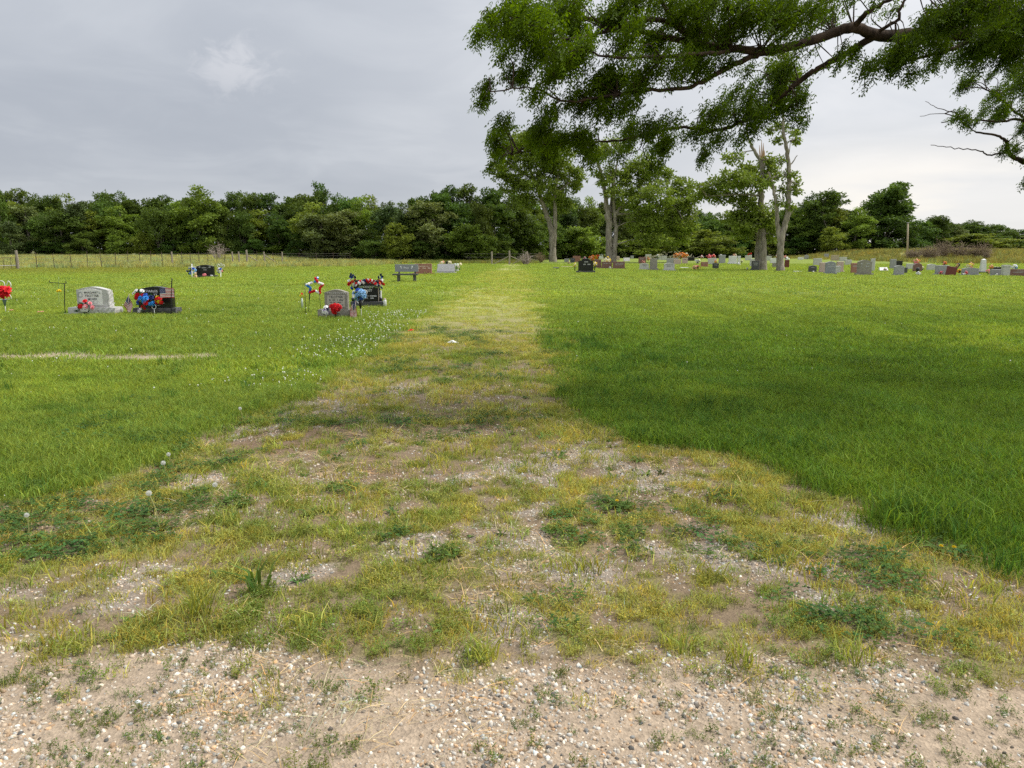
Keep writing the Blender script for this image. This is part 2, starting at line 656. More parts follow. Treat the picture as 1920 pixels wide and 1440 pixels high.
soil = np.tile(np.array([0.195, 0.145, 0.095]), (len(gx), 1))
soil = lerp3(soil, [0.20, 0.19, 0.065], sstep(0.3, 0.8, cv) * 0.55)
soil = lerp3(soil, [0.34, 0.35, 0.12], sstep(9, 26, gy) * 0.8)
soil = lerp3(soil, [0.28, 0.24, 0.20], gm * 0.8)
soil = lerp3(soil, [0.17, 0.115, 0.075], dm * 0.7 * sstep(0.3, 0.7, fbm(gx, gy, 1.2, 2, 2.0)))
soil = lerp3(soil, [0.345, 0.272, 0.198], rm)
turf = lawn_tint(gx, gy)
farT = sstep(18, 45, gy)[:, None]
turf = turf * (0.5 * (1 - farT) + 0.58 * farT)  # tint darkened to paint in the shade of the gaps between blades
meadow = sstep(62, 72, gy - 0.35 * (gx + 40)) * sstep(-14, -24, gx)
turf = lerp3(turf, [0.33, 0.335, 0.13], np.clip(meadow, 0, 1))
bank = sstep(88, 100, gy) * sstep(48, 58, gx)
turf = lerp3(turf, [0.25, 0.24, 0.08], bank)
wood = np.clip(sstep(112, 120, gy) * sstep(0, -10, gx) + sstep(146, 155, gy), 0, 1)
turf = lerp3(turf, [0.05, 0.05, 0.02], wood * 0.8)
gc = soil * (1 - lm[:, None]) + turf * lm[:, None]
gc = lerp3(gc, [0.37, 0.30, 0.21], sm * 0.92)

m_ground, t = new_mat('ground')
at = t.n('ShaderNodeAttribute', attribute_name='tone')
ge = t.n('ShaderNodeNewGeometry')
n1 = t.n('ShaderNodeTexNoise', {'Vector': (ge, 'Position'), 'Scale': 26.0, 'Detail': 6.0, 'Roughness': 0.7})
n2 = t.n('ShaderNodeTexNoise', {'Vector': (ge, 'Position'), 'Scale': 2.2, 'Detail': 6.0, 'Roughness': 0.65})
n3 = t.n('ShaderNodeTexVoronoi', {'Vector': (ge, 'Position'), 'Scale': 95.0})
k1 = t.maprange(n1, 0.25, 0.75, 0.72, 1.28, smooth=False)
k2 = t.maprange(n2, 0.25, 0.75, 0.82, 1.18, smooth=False)
k3 = t.maprange((n3, 'Color'), 0.0, 1.0, 0.80, 1.2, smooth=False)
kk = t.math('MULTIPLY', t.math('MULTIPLY', k1, k2), k3)
kc = t.n('ShaderNodeCombineXYZ', {0: kk, 1: kk, 2: kk})
cc = t.n('ShaderNodeVectorMath', {0: (at, 'Color'), 1: kc}, operation='MULTIPLY')
b = t.n('ShaderNodeBsdfPrincipled', {'Base Color': cc, 'Roughness': 0.92, 'Specular IOR Level': 0.1})
hh = t.math('ADD', t.math('MULTIPLY', n1, 0.6), t.math('MULTIPLY', (n3, 'Distance'), 0.6))
t.set(b, 'Normal', t.n('ShaderNodeBump', {'Strength': 0.7, 'Distance': 0.012, 'Height': hh}))
out(t, b)

nx, ny = len(xs), len(ys)
ii = np.arange(ny - 1)[:, None] * nx + np.arange(nx - 1)[None, :]
quads = np.stack([ii, ii + 1, ii + nx + 1, ii + nx], -1).reshape(-1, 4)
GV = np.stack([gx, gy, gz], 1)
zone = np.where(lm > 0.5, 0, np.where((rm > 0.5), 2, 1))
zq = zone[quads[:, 0]]
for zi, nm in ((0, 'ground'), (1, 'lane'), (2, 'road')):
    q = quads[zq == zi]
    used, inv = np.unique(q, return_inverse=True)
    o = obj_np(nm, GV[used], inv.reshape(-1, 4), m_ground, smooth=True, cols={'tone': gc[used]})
    o['kind'] = 'structure'

# ------------------------------------------------------------------ small plants: prototypes scattered over the ground
m_blade = leaf_material('grass blades', (0, 0, 0), trans=0.42, rnd=False, attr='tint', instancer=True, rough=0.5, tcol=(1.15, 1.1, 0.6, 1))
m_weed = leaf_material('weed leaves', (0, 0, 0), trans=0.30, rnd=False, attr='tint', instancer=True, rough=0.6)
m_dry = leaf_material('dry straw', (0, 0, 0), trans=0.15, rnd=False, attr='tint', instancer=True, rough=0.8, tcol=(1, 1, 1, 1))

m_stone, t = new_mat('pebbles')
at = t.n('ShaderNodeAttribute', attribute_name='tint', attribute_type='INSTANCER')
tcn = t.n('ShaderNodeTexCoord')
nz = t.n('ShaderNodeTexNoise', {'Vector': (tcn, 'Object'), 'Scale': 2.5, 'Detail': 4.0})
k = t.maprange(nz, 0.3, 0.7, 0.75, 1.2, smooth=False)
cc = t.n('ShaderNodeVectorMath', {0: (at, 'Color'), 1: t.n('ShaderNodeCombineXYZ', {0: k, 1: k, 2: k})}, operation='MULTIPLY')
out(t, t.n('ShaderNodeBsdfPrincipled', {'Base Color': cc, 'Roughness': 0.75, 'Specular IOR Level': 0.25}))


def blades(n, radius, h0, h1, wd, bend=0.5, lean=0.25, r=rng, flat=0.0, lv=(0.5, 1.5)):
    """a tuft of n curved tapering blades: 5 verts, 3 faces (as quads with one degenerate-free triangle split)"""
    a = r.uniform(0, 2 * np.pi, n)
    rr = radius * np.sqrt(r.random(n))
    base = np.stack([rr * np.cos(a), rr * np.sin(a), np.zeros(n) - 0.005], 1)
    h = r.uniform(h0, h1, n)
    az = r.uniform(0, 2 * np.pi, n)
    d = np.stack([np.cos(az), np.sin(az), np.zeros(n)], 1)
    ln_ = (r.random(n) * lean + flat)
    top1 = base + d * (h * ln_ * 0.5)[:, None] + np.array([0, 0, 1.0]) * (h * 0.55)[:, None] * (1 - 0.8 * flat)
    top2 = base + d * (h * (ln_ + r.random(n) * bend))[:, None] + np.array([0, 0, 1.0]) * (h * r.uniform(0.8, 1.0, n))[:, None] * (1 - 0.92 * flat)
    fa = r.uniform(0, 2 * np.pi, n)
    s = np.stack([np.cos(fa), np.sin(fa), np.zeros(n)], 1) * (wd * r.uniform(0.7, 1.3, n) * 0.5)[:, None]
    V = np.stack([base - s, base + s, top1 + s * 0.85, top1 - s * 0.85, top2 + s * 0.12, top2 - s * 0.12], 1).reshape(-1, 3)
    i = (np.arange(n) * 6)[:, None]
    F = np.concatenate([i + np.array([0, 1, 2, 3]), i + np.array([3, 2, 4, 5])], 0)
    return V, F, lvar(n, lv[0], lv[1], 6, r, 0.16)


def medick(r, n=11, h0=0.02, h1=0.06, radius=0.05, ls=0.009):
    Vs, Fs, Cs, o = [], [], [], 0
    for _ in range(n):
        a, q = r.uniform(0, 6.28), radius * math.sqrt(r.random())
        b0 = np.array([q * math.cos(a), q * math.sin(a), 0])
        h = r.uniform(h0, h1)
        d = np.array([r.normal() * 0.4, r.normal() * 0.4, 1.0])
        k = int(r.integers(6, 11))
        C = b0 + d * h * np.linspace(0.2, 1, k)[:, None]
        A = r.normal(size=(k, 3)) * np.array([1, 1, 0.35]) + np.array([0, 0, 0.25])
        V, F = leaf_geo(C, A, ls * r.uniform(0.8, 1.5, k), ls * 0.6, np.tile([0.1, 0.1, 1.0], (k, 1)) + r.normal(size=(k, 3)) * 0.4, r)
        Vs.append(V); Fs.append(F + o); Cs.append(lvar(k, 0.75, 1.25, 4, r)); o += len(V)
    V, F, C = np.vstack(Vs), np.vstack(Fs), np.vstack(Cs)
    B = blades(n, radius, h0, h1, 0.0022, r=r)
    return np.vstack([V, B[0]]), np.vstack([F, B[1] + len(V)]), np.vstack([C, B[2]])


def clover(r, n=20, radius=0.07, h0=0.015, h1=0.045, ls=0.013):
    a = r.uniform(0, 6.28, n)
    q = radius * np.sqrt(r.random(n))
    C0 = np.stack([q * np.cos(a), q * np.sin(a), r.uniform(h0, h1, n)], 1)
    C = np.repeat(C0, 3, 0)
    az = np.repeat(r.uniform(0, 6.28, n), 3) + np.tile([0, 2.094, 4.189], n)
    A = np.stack([np.cos(az), np.sin(az), r.uniform(-0.15, 0.25, 3 * n)], 1)
    V, F = leaf_geo(C, A, ls * np.repeat(r.uniform(0.7, 1.3, n), 3), ls * 0.95, np.tile([0, 0, 1.0], (3 * n, 1)) + r.normal(size=(3 * n, 3)) * 0.25, r)
    return V, F, lvar(3 * n, 0.7, 1.25, 4, r)


def rosette(r, n=11, L=0.085, wd=0.024):
    a = np.arange(n) * 2.4 + r.random(n) * 0.5
    l = L * r.uniform(0.6, 1.2, n)
    d = np.stack([np.cos(a), np.sin(a), np.zeros(n)], 1)
    s = np.stack([-np.sin(a), np.cos(a), np.zeros(n)], 1) * (wd * l / L)[:, None] * 0.5
    up = np.array([0, 0, 1.0])
    b0 = d * 0.004
    m1 = b0 + d * (l * 0.5)[:, None] + up * (l * r.uniform(0.15, 0.5, n))[:, None]
    e1 = b0 + d * l[:, None] + up * (l * r.uniform(0.0, 0.45, n))[:, None]
    V = np.stack([b0 - s * 0.4, b0 + s * 0.4, m1 + s, m1 - s, e1 + s * 0.35, e1 - s * 0.35], 1).reshape(-1, 3)
    i = (np.arange(n) * 6)[:, None]
    F = np.concatenate([i + np.array([0, 1, 2, 3]), i + np.array([3, 2, 4, 5])], 0)
    return V, F, lvar(n, 0.7, 1.25, 6, r)


def ico(sub=1):
    import bmesh
    bm = bmesh.new()
    bmesh.ops.create_icosphere(bm, subdivisions=sub, radius=1.0)
    V = np.array([v.co[:] for v in bm.verts])
    F = np.array([[v.index for v in f.verts] for f in bm.faces])
    bm.free()
    return V, F


def proto_collection(name, items):
    c = bpy.data.collections.new(name)
    for i, me in enumerate(items):
        c.objects.link(bpy.data.objects.new('%s_%02d' % (name, i), me))
    return c


def vfc(name, t3, mat, smooth=False):
    return mesh_np(name, t3[0], t3[1], mat, smooth=smooth, cols={'leafvar': t3[2]})


_groups = {}


def scatter(name, coll, x, y, scl_, tint, idx=None, dz=0.0, tilt=0.08, label=None, cat=None, z=None, rot=None):
    n = len(x)
    z = ground_z(x, y) + dz if z is None else z
    me = bpy.data.meshes.new(name)
    me.vertices.add(n)
    me.vertices.foreach_set('co', np.stack([x, y, z], 1).astype(np.float32).ravel())
    if rot is None:
        rot = np.stack([rng.normal(size=n) * tilt, rng.normal(size=n) * tilt, rng.uniform(0, 6.283, n)], 1)
    scl_ = np.broadcast_to(np.asarray(scl_, float), (n,))
    me.attributes.new('rot', 'FLOAT_VECTOR', 'POINT').data.foreach_set('vector', rot.astype(np.float32).ravel())
    me.attributes.new('scl', 'FLOAT', 'POINT').data.foreach_set('value', scl_.astype(np.float32))
    k = len(coll.objects)
    idx = rng.integers(0, k, n) if idx is None else idx
    me.attributes.new('idx', 'INT', 'POINT').data.foreach_set('value', idx.astype(np.int32))
    t4 = np.ones((n, 4), np.float32)
    t4[:, :3] = tint
    me.attributes.new('tint', 'FLOAT_COLOR', 'POINT').data.foreach_set('color', t4.ravel())
    o = link(bpy.data.objects.new(name, me))
    ng = bpy.data.node_groups.new(name, 'GeometryNodeTree')
    ng.interface.new_socket('Geometry', in_out='INPUT', socket_type='NodeSocketGeometry')
    ng.interface.new_socket('Geometry', in_out='OUTPUT', socket_type='NodeSocketGeometry')
    N = ng.nodes
    gi, go = N.new('NodeGroupInput'), N.new('NodeGroupOutput')
    iop = N.new('GeometryNodeInstanceOnPoints')
    ci = N.new('GeometryNodeCollectionInfo')
    ci.inputs['Collection'].default_value = coll
    ci.inputs['Separate Children'].default_value = True
    ci.inputs['Reset Children'].default_value = True

    def na(nm, dt):
        q = N.new('GeometryNodeInputNamedAttribute')
        q.data_type = dt
        q.inputs['Name'].default_value = nm
        return [s for s in q.outputs if s.enabled and s.name == 'Attribute'][0]
    L = ng.links.new
    L(gi.outputs[0], iop.inputs['Points'])
    L(ci.outputs[0], iop.inputs['Instance'])
    iop.inputs['Pick Instance'].default_value = True
    L(na('idx', 'INT'), iop.inputs['Instance Index'])
    L(na('rot', 'FLOAT_VECTOR'), iop.inputs['Rotation'])
    L(na('scl', 'FLOAT'), iop.inputs['Scale'])
    L(iop.outputs[0], go.inputs[0])
    md = o.modifiers.new('scatter', 'NODES')
    md.node_group = ng
    return tag(o, label, cat, kind='stuff')


def samples(y0, y1, dens, marg=1.6, half=0.72):
    """random spots on the ground between two distances, a little wider than the view"""
    area = half * (y1 * y1 - y0 * y0) + 2 * marg * (y1 - y0)
    n = int(area * dens)
    yy = rng.uniform(0, 1, int(n * 1.0))
    # density even over a trapezoid
    a, bq = half, marg
    tot = a * (y1 ** 2 - y0 ** 2) + 2 * bq * (y1 - y0)
    c = yy * tot
    yv = (-2 * bq + np.sqrt(4 * bq * bq + 4 * a * (a * y0 * y0 + 2 * bq * y0 + c))) / (2 * a)
    xv = rng.uniform(-1, 1, len(yv)) * (half * yv + marg)
    return xv, yv


def jit(c, k=0.14):
    n = len(c)
    v = 1 + rng.normal(size=n) * k
    h_ = rng.normal(size=n) * k * 0.6
    return np.clip(c * np.stack([v * (1 + h_), v, v * (1 - h_)], 1), 0.003, 1)


P_near = proto_collection('turf_fine', [vfc('turf_fine', blades(44, 0.13, 0.035, 0.085, 0.0042, lean=0.6, bend=0.7), m_blade) for _ in range(6)])
P_mid = proto_collection('turf_mid', [vfc('turf_mid', blades(60, 0.27, 0.04, 0.085, 0.0085, lean=0.7, bend=0.8), m_blade) for _ in range(6)])
P_far = proto_collection('turf_far', [vfc('turf_far', blades(80, 0.55, 0.035, 0.075, 0.022, lean=1.0, bend=1.0), m_blade) for _ in range(5)])
P_tall = proto_collection('turf_long', [vfc('turf_long', blades(30, 0.09, 0.08, 0.20, 0.006, bend=0.7, lean=0.35), m_blade) for _ in range(5)])
P_yg = proto_collection('lane_tuft', [vfc('lane_tuft', blades(26, 0.06, 0.018, 0.062, 0.0038, bend=0.8, lean=0.6), m_blade) for _ in range(5)])
P_med = proto_collection('leafy_weed', [vfc('leafy_weed', medick(rng), m_weed) for _ in range(6)])
P_clo = proto_collection('clover_leaf', [vfc('clover_leaf', clover(rng), m_weed) for _ in range(6)])
P_ros = proto_collection('rosette_weed', [vfc('rosette_weed', rosette(rng, 9 + i), m_weed) for i in range(4)])
P_str = proto_collection('straw', [vfc('straw', blades(9, 0.09, 0.05, 0.15, 0.003, flat=0.95, lean=0.3), m_dry) for _ in range(4)])
V0, F0 = ico(1)
peb = []
for i in range(7):
    f = V0 * rng.uniform(0.6, 1.2, 3) * (1 + 0.16 * rng.normal(size=(len(V0), 1)))
    f[:, 2] *= 0.7
    peb.append(mesh_np('pebble', f, F0, m_stone, smooth=False))
P_peb = proto_collection('pebble', peb)

# lawn, finer near the camera
fx, fy, ft, fs, fi = [], [], [], [], []
x, y = samples(2.6, 9.5, 260, marg=3.0)
m = lawn_mask(x, y)
k = (rng.random(len(x)) < m) & (rng.random(len(x)) > strip_mask(x, y) * 0.95)
x, y = x[k], y[k]
hgt = 0.62 + 0.9 * fbm(x, y, 1.1, 3, 90.0) + 0.25 * sstep(0, 2, x)
scatter('lawn_grass', P_near, x, y, hgt, jit(lawn_tint(x, y)), label='short mown grass of the lawn beside the lane', cat='grass')
x, y = samples(9.5, 27, 48, marg=3)
k = (rng.random(len(x)) < lawn_mask(x, y)) & (rng.random(len(x)) > strip_mask(x, y) * 1.0)
x, y = x[k], y[k]
scatter('lawn_grass', P_mid, x, y, 0.62 + 0.75 * fbm(x, y, 0.8, 3, 90.0), jit(lawn_tint(x, y), 0.11), label='mown grass around the nearer graves', cat='grass')
x, y = samples(27, 88, 6.5, marg=6)
k = (rng.random(len(x)) < np.maximum(lawn_mask(x, y), 0.25))
x, y = x[k], y[k]
scatter('lawn_grass', P_far, x, y, 0.6 + 0.6 * fbm(x, y, 0.4, 3, 90.0), jit(lawn_tint(x, y), 0.08), label='far lawn of the cemetery', cat='grass')

# longer grass along the right edge of the lane and in odd tufts
x, y = samples(3.0, 14, 60)
dr = x - lane_right(y)
k = (lawn_mask(x, y) > 0.6) & (rng.random(len(x)) < sstep(1.9, 0.2, np.abs(dr - 0.5)) * sstep(0.46, 0.62, fbm(x, y, 1.6, 2, 55.0)) * 0.8
                               + 0.05 * sstep(0.5, 0.7, fbm(x, y, 0.9, 2, 58.0)))
x, y = x[k], y[k]
scatter('lawn_grass', P_tall, x, y, rng.uniform(0.5, 0.95, len(x)), jit(np.tile([0.085, 0.175, 0.03], (len(x), 1)), 0.15), label='longer grass where the lawn meets the lane', cat='grass')

# plants growing in the lane and over the road edge
def lane_pts(y0, y1, dens, thr=(0.22, 0.92), marg=2.4):
    x, y = samples(y0, y1, dens, marg)
    k = rng.random(len(x)) < sstep(thr[0], thr[1], cover(x, y)) * (1 - lawn_mask(x, y)) * np.interp(road_mask(x, y), [0, 1], [1, 0.25])
    return x[k], y[k]


YG, OL, GR, DK = np.array([0.470, 0.440, 0.110]), np.array([0.370, 0.370, 0.080]), np.array([0.250, 0.320, 0.060]), np.array([0.062, 0.120, 0.025])


def mixc(k, a, b):
    return a[None, :] * (1 - k[:, None]) + b[None, :] * k[:, None]


x, y = lane_pts(2.45, 6.5, 480)
nn = fbm(x, y, 1.1, 3, 101.0)
scatter('lane_grass', P_yg, x, y, 0.40 + 0.75 * fbm(x, y, 2.2, 2, 33.0), jit(mixc(0.8 * sstep(0.48, 0.68, nn), YG, GR), 0.2), label='thin yellowish grass growing in the worn lane', cat='grass')
x, y = lane_pts(6.5, 14, 150)
nn = fbm(x, y, 1.1, 3, 101.0)
scatter('lane_grass', P_yg, x, y, 0.8 + 1.1 * fbm(x, y, 2.2, 2, 33.0), jit(mixc(sstep(0.5, 0.7, nn), YG, GR)), label='patchy grass in the middle stretch of the lane', cat='grass')
x, y = lane_pts(14, 60, 30, marg=3)
k = np.abs(x) < 6
x, y = x[k], y[k]
scatter('lane_grass', P_mid, x, y, 0.45 + 0.4 * fbm(x, y, 1.2, 2, 33.0), jit(np.tile([0.43, 0.465, 0.115], (len(x), 1)), 0.12), label='yellow grass covering the far end of the lane', cat='grass')

x, y = lane_pts(2.3, 7.5, 300, (0.22, 0.85))
nn = fbm(x, y, 1.4, 3, 201.0)
k = rng.random(len(x)) < sstep(0.36, 0.55, nn) * 0.9 + 0.1
x, y, nn = x[k], y[k], nn[k]
scatter('leafy_weeds', P_med, x, y, 0.45 + 0.8 * rng.random(len(x)), jit(mixc(sstep(0.50, 0.66, nn), OL, GR * 0.75)), label='small leafy weeds spreading over gravel and soil', cat='weeds')
x, y = samples(2.1, 3.3, 150, marg=2.4)
k = (rng.random(len(x)) < road_mask(x, y) * sstep(0.35, 0.6, fbm(x, y, 2.0, 2, 9.5)))
x, y = x[k], y[k]
scatter('leafy_weeds', P_med, x, y, 0.35 + 0.5 * rng.random(len(x)), jit(np.tile([0.13, 0.175, 0.04], (len(x), 1)), 0.15), label='little green weeds dotting the bare gravel road', cat='weeds')

x, y = samples(2.9, 16, 150)
nn = fbm(x, y, 1.3, 3, 301.0)
c_ = sstep(0.54, 0.76, nn) * (1 - road_mask(x, y)) * (1 - gravel_mask(x, y) * 0.9)
band = np.maximum((1 - lawn_mask(x, y)) * 0.9, 1.0 * sstep(1.8, 0.2, lane_left(y) - x) * (x < lane_left(y)))
k = rng.random(len(x)) < c_ * band
x, y = x[k], y[k]
scatter('clover', P_clo, x, y, 0.7 + 0.6 * rng.random(len(x)), jit(np.tile([0.070, 0.140, 0.030], (len(x), 1)), 0.18), label='dark green clover patches at the lane edge', cat='clover')
x, y = samples(2.9, 12, 9)
k = rng.random(len(x)) < (1 - lawn_mask(x, y)) * (1 - road_mask(x, y)) * 0.8 * sstep(0.4, 0.6, fbm(x, y, 1.0, 2, 71.0))
x, y = x[k], y[k]
scatter('rosette_weeds', P_ros, x, y, 0.35 + 0.4 * rng.random(len(x)), jit(np.tile([0.085, 0.150, 0.035], (len(x), 1)), 0.2), label='flat rosettes of broad leaved weeds in the lane', cat='weeds')

# single small plants sprinkled over the worn soil
x, y = samples(2.8, 13, 75)
k = rng.random(len(x)) < (1 - lawn_mask(x, y)) * (1 - road_mask(x, y)) * (0.35 + 0.65 * sstep(0.35, 0.6, fbm(x, y, 2.4, 2, 911.0)))
x, y = x[k], y[k]
scatter('leafy_weeds', P_med, x, y, 0.3 + 0.8 * rng.random(len(x)) ** 2, jit(mixc(rng.random(len(x)), OL * 0.9, GR * 0.7), 0.2), label='single small weeds sprinkled over the worn lane', cat='weeds')
x, y = samples(2.8, 13, 60)
k = rng.random(len(x)) < (1 - lawn_mask(x, y)) * (1 - road_mask(x, y) * 0.8) * (0.25 + 0.75 * sstep(0.4, 0.6, fbm(x, y, 2.0, 2, 921.0)))
x, y = x[k], y[k]
scatter('lane_grass', P_yg, x, y, 0.6 + 1.3 * rng.random(len(x)) ** 2, jit(mixc(rng.random(len(x)), YG, GR), 0.18), label='single grass tufts standing in the worn lane', cat='grass')

# straw, pebbles
x, y = samples(2.2, 10, 110)
k = rng.random(len(x)) < (1 - lawn_mask(x, y)) * sstep(0.40, 0.66, fbm(x, y, 1.6, 3, 401.0)) * np.interp(y, [2.2, 9], [1, 0.7])
x, y = x[k], y[k]
scatter('dry_straw', P_str, x, y, 0.4 + 0.7 * rng.random(len(x)), jit(np.tile([0.50, 0.38, 0.20], (len(x), 1)), 0.2), dz=0.008, label='dry straw lying on the soil', cat='straw')

PAL = np.array([[0.62, 0.60, 0.57], [0.52, 0.49, 0.46], [0.43, 0.395, 0.36], [0.29, 0.265, 0.245], [0.50, 0.38, 0.27], [0.40, 0.29, 0.20], [0.11, 0.105, 0.10], [0.70, 0.68, 0.64]])


def pebbles(y0, y1, dens, prob, s0, s1, label, pw=2.2):
    x, y = samples(y0, y1, dens, 1.4)
    k = rng.random(len(x)) < prob(x, y) * (1 - lawn_mask(x, y))
    x, y = x[k], y[k]
    n = len(x)
    s = s0 + (s1 - s0) * rng.random(n) ** pw
    tint = jit(PAL[rng.choice(len(PAL), n, p=[.13, .18, .21, .13, .16, .10, .05, .04])], 0.12)
    rot = rng.uniform(0, 6.28, (n, 3))
    return scatter('gravel', P_peb, x, y, s, tint * np.array([1.05, 1.0, 0.90]), label=label, cat='gravel', rot=rot, dz=-0.08 * s)


pebbles(1.9, 3.4, 9500, lambda x, y: road_mask(x, y) * (0.15 + 0.85 * sstep(0.38, 0.62, fbm(x, y * 1.6, 2.1, 3, 501.0))) , 0.0018, 0.0135, 'loose pebbles strewn over the gravel road', 3.0)
pebbles(2.6, 7.5, 4200, lambda x, y: gravel_mask(x, y) * 0.9 * (1 - road_mask(x, y)), 0.003, 0.012, 'bare gravel patches among the weeds')
pebbles(2.6, 9, 1900, lambda x, y: (1 - gravel_mask(x, y)) * (1 - road_mask(x, y)) * sstep(0.7, 0.3, cover(x, y)) * sstep(0.3, 0.65, fbm(x, y, 2.5, 3, 811.0)), 0.003, 0.011, 'scattered stones on the worn soil of the lane')
pebbles(7.5, 15, 900, lambda x, y: gravel_mask(x, y) * 0.9 + 0.22 * sstep(0.6, 0.3, cover(x, y)), 0.006, 0.015, 'gravel showing in the middle of the lane')

# white clover blossoms
f = V0 * np.array([1, 1, 0.9])
m_cf = plain('clover blossom', (0.80, 0.80, 0.70), 0.8)
cf_me = MB()
cf_me.add((f * 0.011 + np.array([0, 0, 0.075])).tolist(), F0.tolist())
cf_me.tube([(0, 0, 0), (0.004, 0, 0.07)], 0.0015, 4)
P_cf = proto_collection('clover_blossom', [cf_me.mesh('clover_blossom', m_cf)])
x1, y1 = samples(8.5, 20, 55)
dl = lane_left(y1) - x1
k = rng.random(len(x1)) < sstep(1.7, 0.1, dl) * (dl > -0.15) * sstep(0.36, 0.60, fbm(x1, y1, 0.7, 2, 601.0)) * 0.9
x2, y2 = samples(4.4, 30, 1.1)
k2 = (rng.random(len(x2)) < lawn_mask(x2, y2) * np.where(x2 < 0, 0.8, 0.22) * (0.3 + sstep(0.4, 0.6, fbm(x2, y2, 0.5, 2, 605.0))))
x, y = np.concatenate([x1[k], x2[k2]]), np.concatenate([y1[k], y2[k2]])
scatter('clover_blossoms', P_cf, x, y, rng.uniform(0.5, 0.95, len(x)) * np.interp(y, [4, 12], [0.6, 1.2]), np.ones((len(x), 3)), tilt=0.15, label='tiny white clover blossoms sprinkled over the lawn', cat='blossoms')

# tall pale meadow grass behind the fence and on the bank
P_mea = proto_collection('meadow_grass', [vfc('meadow_grass', blades(40, 0.5, 0.25, 0.6, 0.03, bend=0.4), m_blade) for _ in range(4)])
x = rng.uniform(-75, -8, 9000)
y = rng.uniform(56, 121, 9000)
k = (rng.random(9000) < sstep(60, 70, y - 0.40 * (x + 40)) * sstep(-10, -20, x)) & (x > -0.75 * y - 3)
x, y = x[k], y[k]
scatter('meadow_grass', P_mea, x, y, rng.uniform(0.5, 1.0, len(x)), jit(np.tile([0.41, 0.42, 0.17], (len(x), 1)), 0.2), label='pale uncut meadow grass behind the wire fence', cat='grass')
x = rng.uniform(50, 105, 3500)
y = rng.uniform(90, 150, 3500)
k = (x < 0.75 * y + 3)
x, y = x[k], y[k]
scatter('meadow_grass', P_mea, x, y, rng.uniform(0.6, 1.3, len(x)), jit(np.tile([0.27, 0.26, 0.085], (len(x), 1)), 0.2), label='rough uncut grass on the bank behind the graves', cat='grass')
x = rng.uniform(-30, 3, 1500)
y = rng.uniform(90, 113, 1500)
scatter('meadow_grass', P_mea, x, y, rng.uniform(0.4, 0.9, len(x)), jit(np.tile([0.25, 0.26, 0.07], (len(x), 1)), 0.2), label='rough grass at the end of the lane', cat='grass')
# ------------------------------------------------------------------ trees
m_bark_grey = bark_material('grey bark', (0.17, 0.145, 0.115), (0.36, 0.32, 0.265))
m_bark_dark = bark_material('dark bark', (0.030, 0.022, 0.016), (0.080, 0.056, 0.038), 9.0)
m_bark_wood = bark_material('wood trunk bark', (0.08, 0.07, 0.055), (0.20, 0.18, 0.15))
m_split = plain('split wood', (0.52, 0.33, 0.19), 0.8, 0.1, 0.3, 20)
m_leaf_wood = leaf_material('wood foliage', (0.094, 0.148, 0.028), trans=0.32, hue=0.022, val=0.22)
m_leaf_light = leaf_material('bright foliage', (0.175, 0.235, 0.036), trans=0.32, hue=0.015, val=0.15)
m_leaf_dark = leaf_material('dark cedar foliage', (0.065, 0.100, 0.030), trans=0.12, hue=0.012, val=0.2)
m_leaf_olive = leaf_material('olive foliage', (0.16, 0.195, 0.065), trans=0.25, hue=0.01, val=0.12)
m_leaf_cem = leaf_material('cemetery tree foliage', (0.190, 0.255, 0.040), trans=0.32, rnd=False)
m_leaf_loc = leaf_material('locust leaflets', (0.082, 0.138, 0.004), trans=0.45, rnd=False, tcol=(1.5, 1.45, 0.35, 1))
m_twig = plain('dry twig', (0.30, 0.235, 0.185), 0.9, 0.1, 0.25, 3)


class Wood:
    def __init__(self):
        self.V, self.F, self.o = [], [], 0

    def tube(self, pts, r, n=6):
        v, f = tube(pts, r, n)
        self.V.append(v)
        self.F.append(f + self.o)
        self.o += len(v)

    def arrays(self):
        return np.vstack(self.V), np.vstack(self.F)


def clumps(center, radii, n_clump, n_leaf, clump_r, leaf, r, flat=0.6, shell=0.55, up=0.5, droop=0.0, aspect=0.55):
    """leaf sprays gathered in clumps through an ellipsoid; returns verts, quads, colours"""
    c = np.asarray(center, float)
    R = np.asarray(radii, float)
    d = r.normal(size=(n_clump, 3))
    d /= np.linalg.norm(d, axis=1, keepdims=True)
    q = (shell + (1 - shell) * r.random(n_clump)) ** 0.8
    cc = c + d * R * q[:, None]
    tone = r.uniform(0.72, 1.22, n_clump)
    n = n_clump * n_leaf
    C0 = np.repeat(cc, n_leaf, 0)
    e = r.normal(size=(n, 3))
    e /= np.linalg.norm(e, axis=1, keepdims=True)
    rr = clump_r * np.repeat(r.uniform(0.65, 1.35, n_clump), n_leaf) * r.random(n) ** 0.45
    C = C0 + e * rr[:, None] * np.array([1, 1, flat])
    A = e + r.normal(size=(n, 3)) * 0.7 + np.array([0, 0, -droop])
    N = e * 0.5 + np.array([0, 0, up]) + r.normal(size=(n, 3)) * 0.55
    V, F = leaf_geo(C, A, leaf * r.uniform(0.65, 1.35, n), leaf * aspect * r.uniform(0.8, 1.2, n), N, r)
    col = np.repeat(np.repeat(tone, n_leaf) * r.uniform(0.8, 1.2, n), 4)[:, None] * np.ones(3)
    return V, F, col


def join(parts):
    Vs, Fs, Cs, o = [], [], [], 0
    for V, F, C in parts:
        Vs.append(V); Fs.append(F + o); Cs.append(C); o += len(V)
    return np.vstack(Vs), np.vstack(Fs), np.vstack(Cs)


def crown_obj(parts, mat, parent, name='crown'):
    V, F, C = join(parts)
    return obj_np(name, V, F, mat, parent, cols={'leafvar': C})


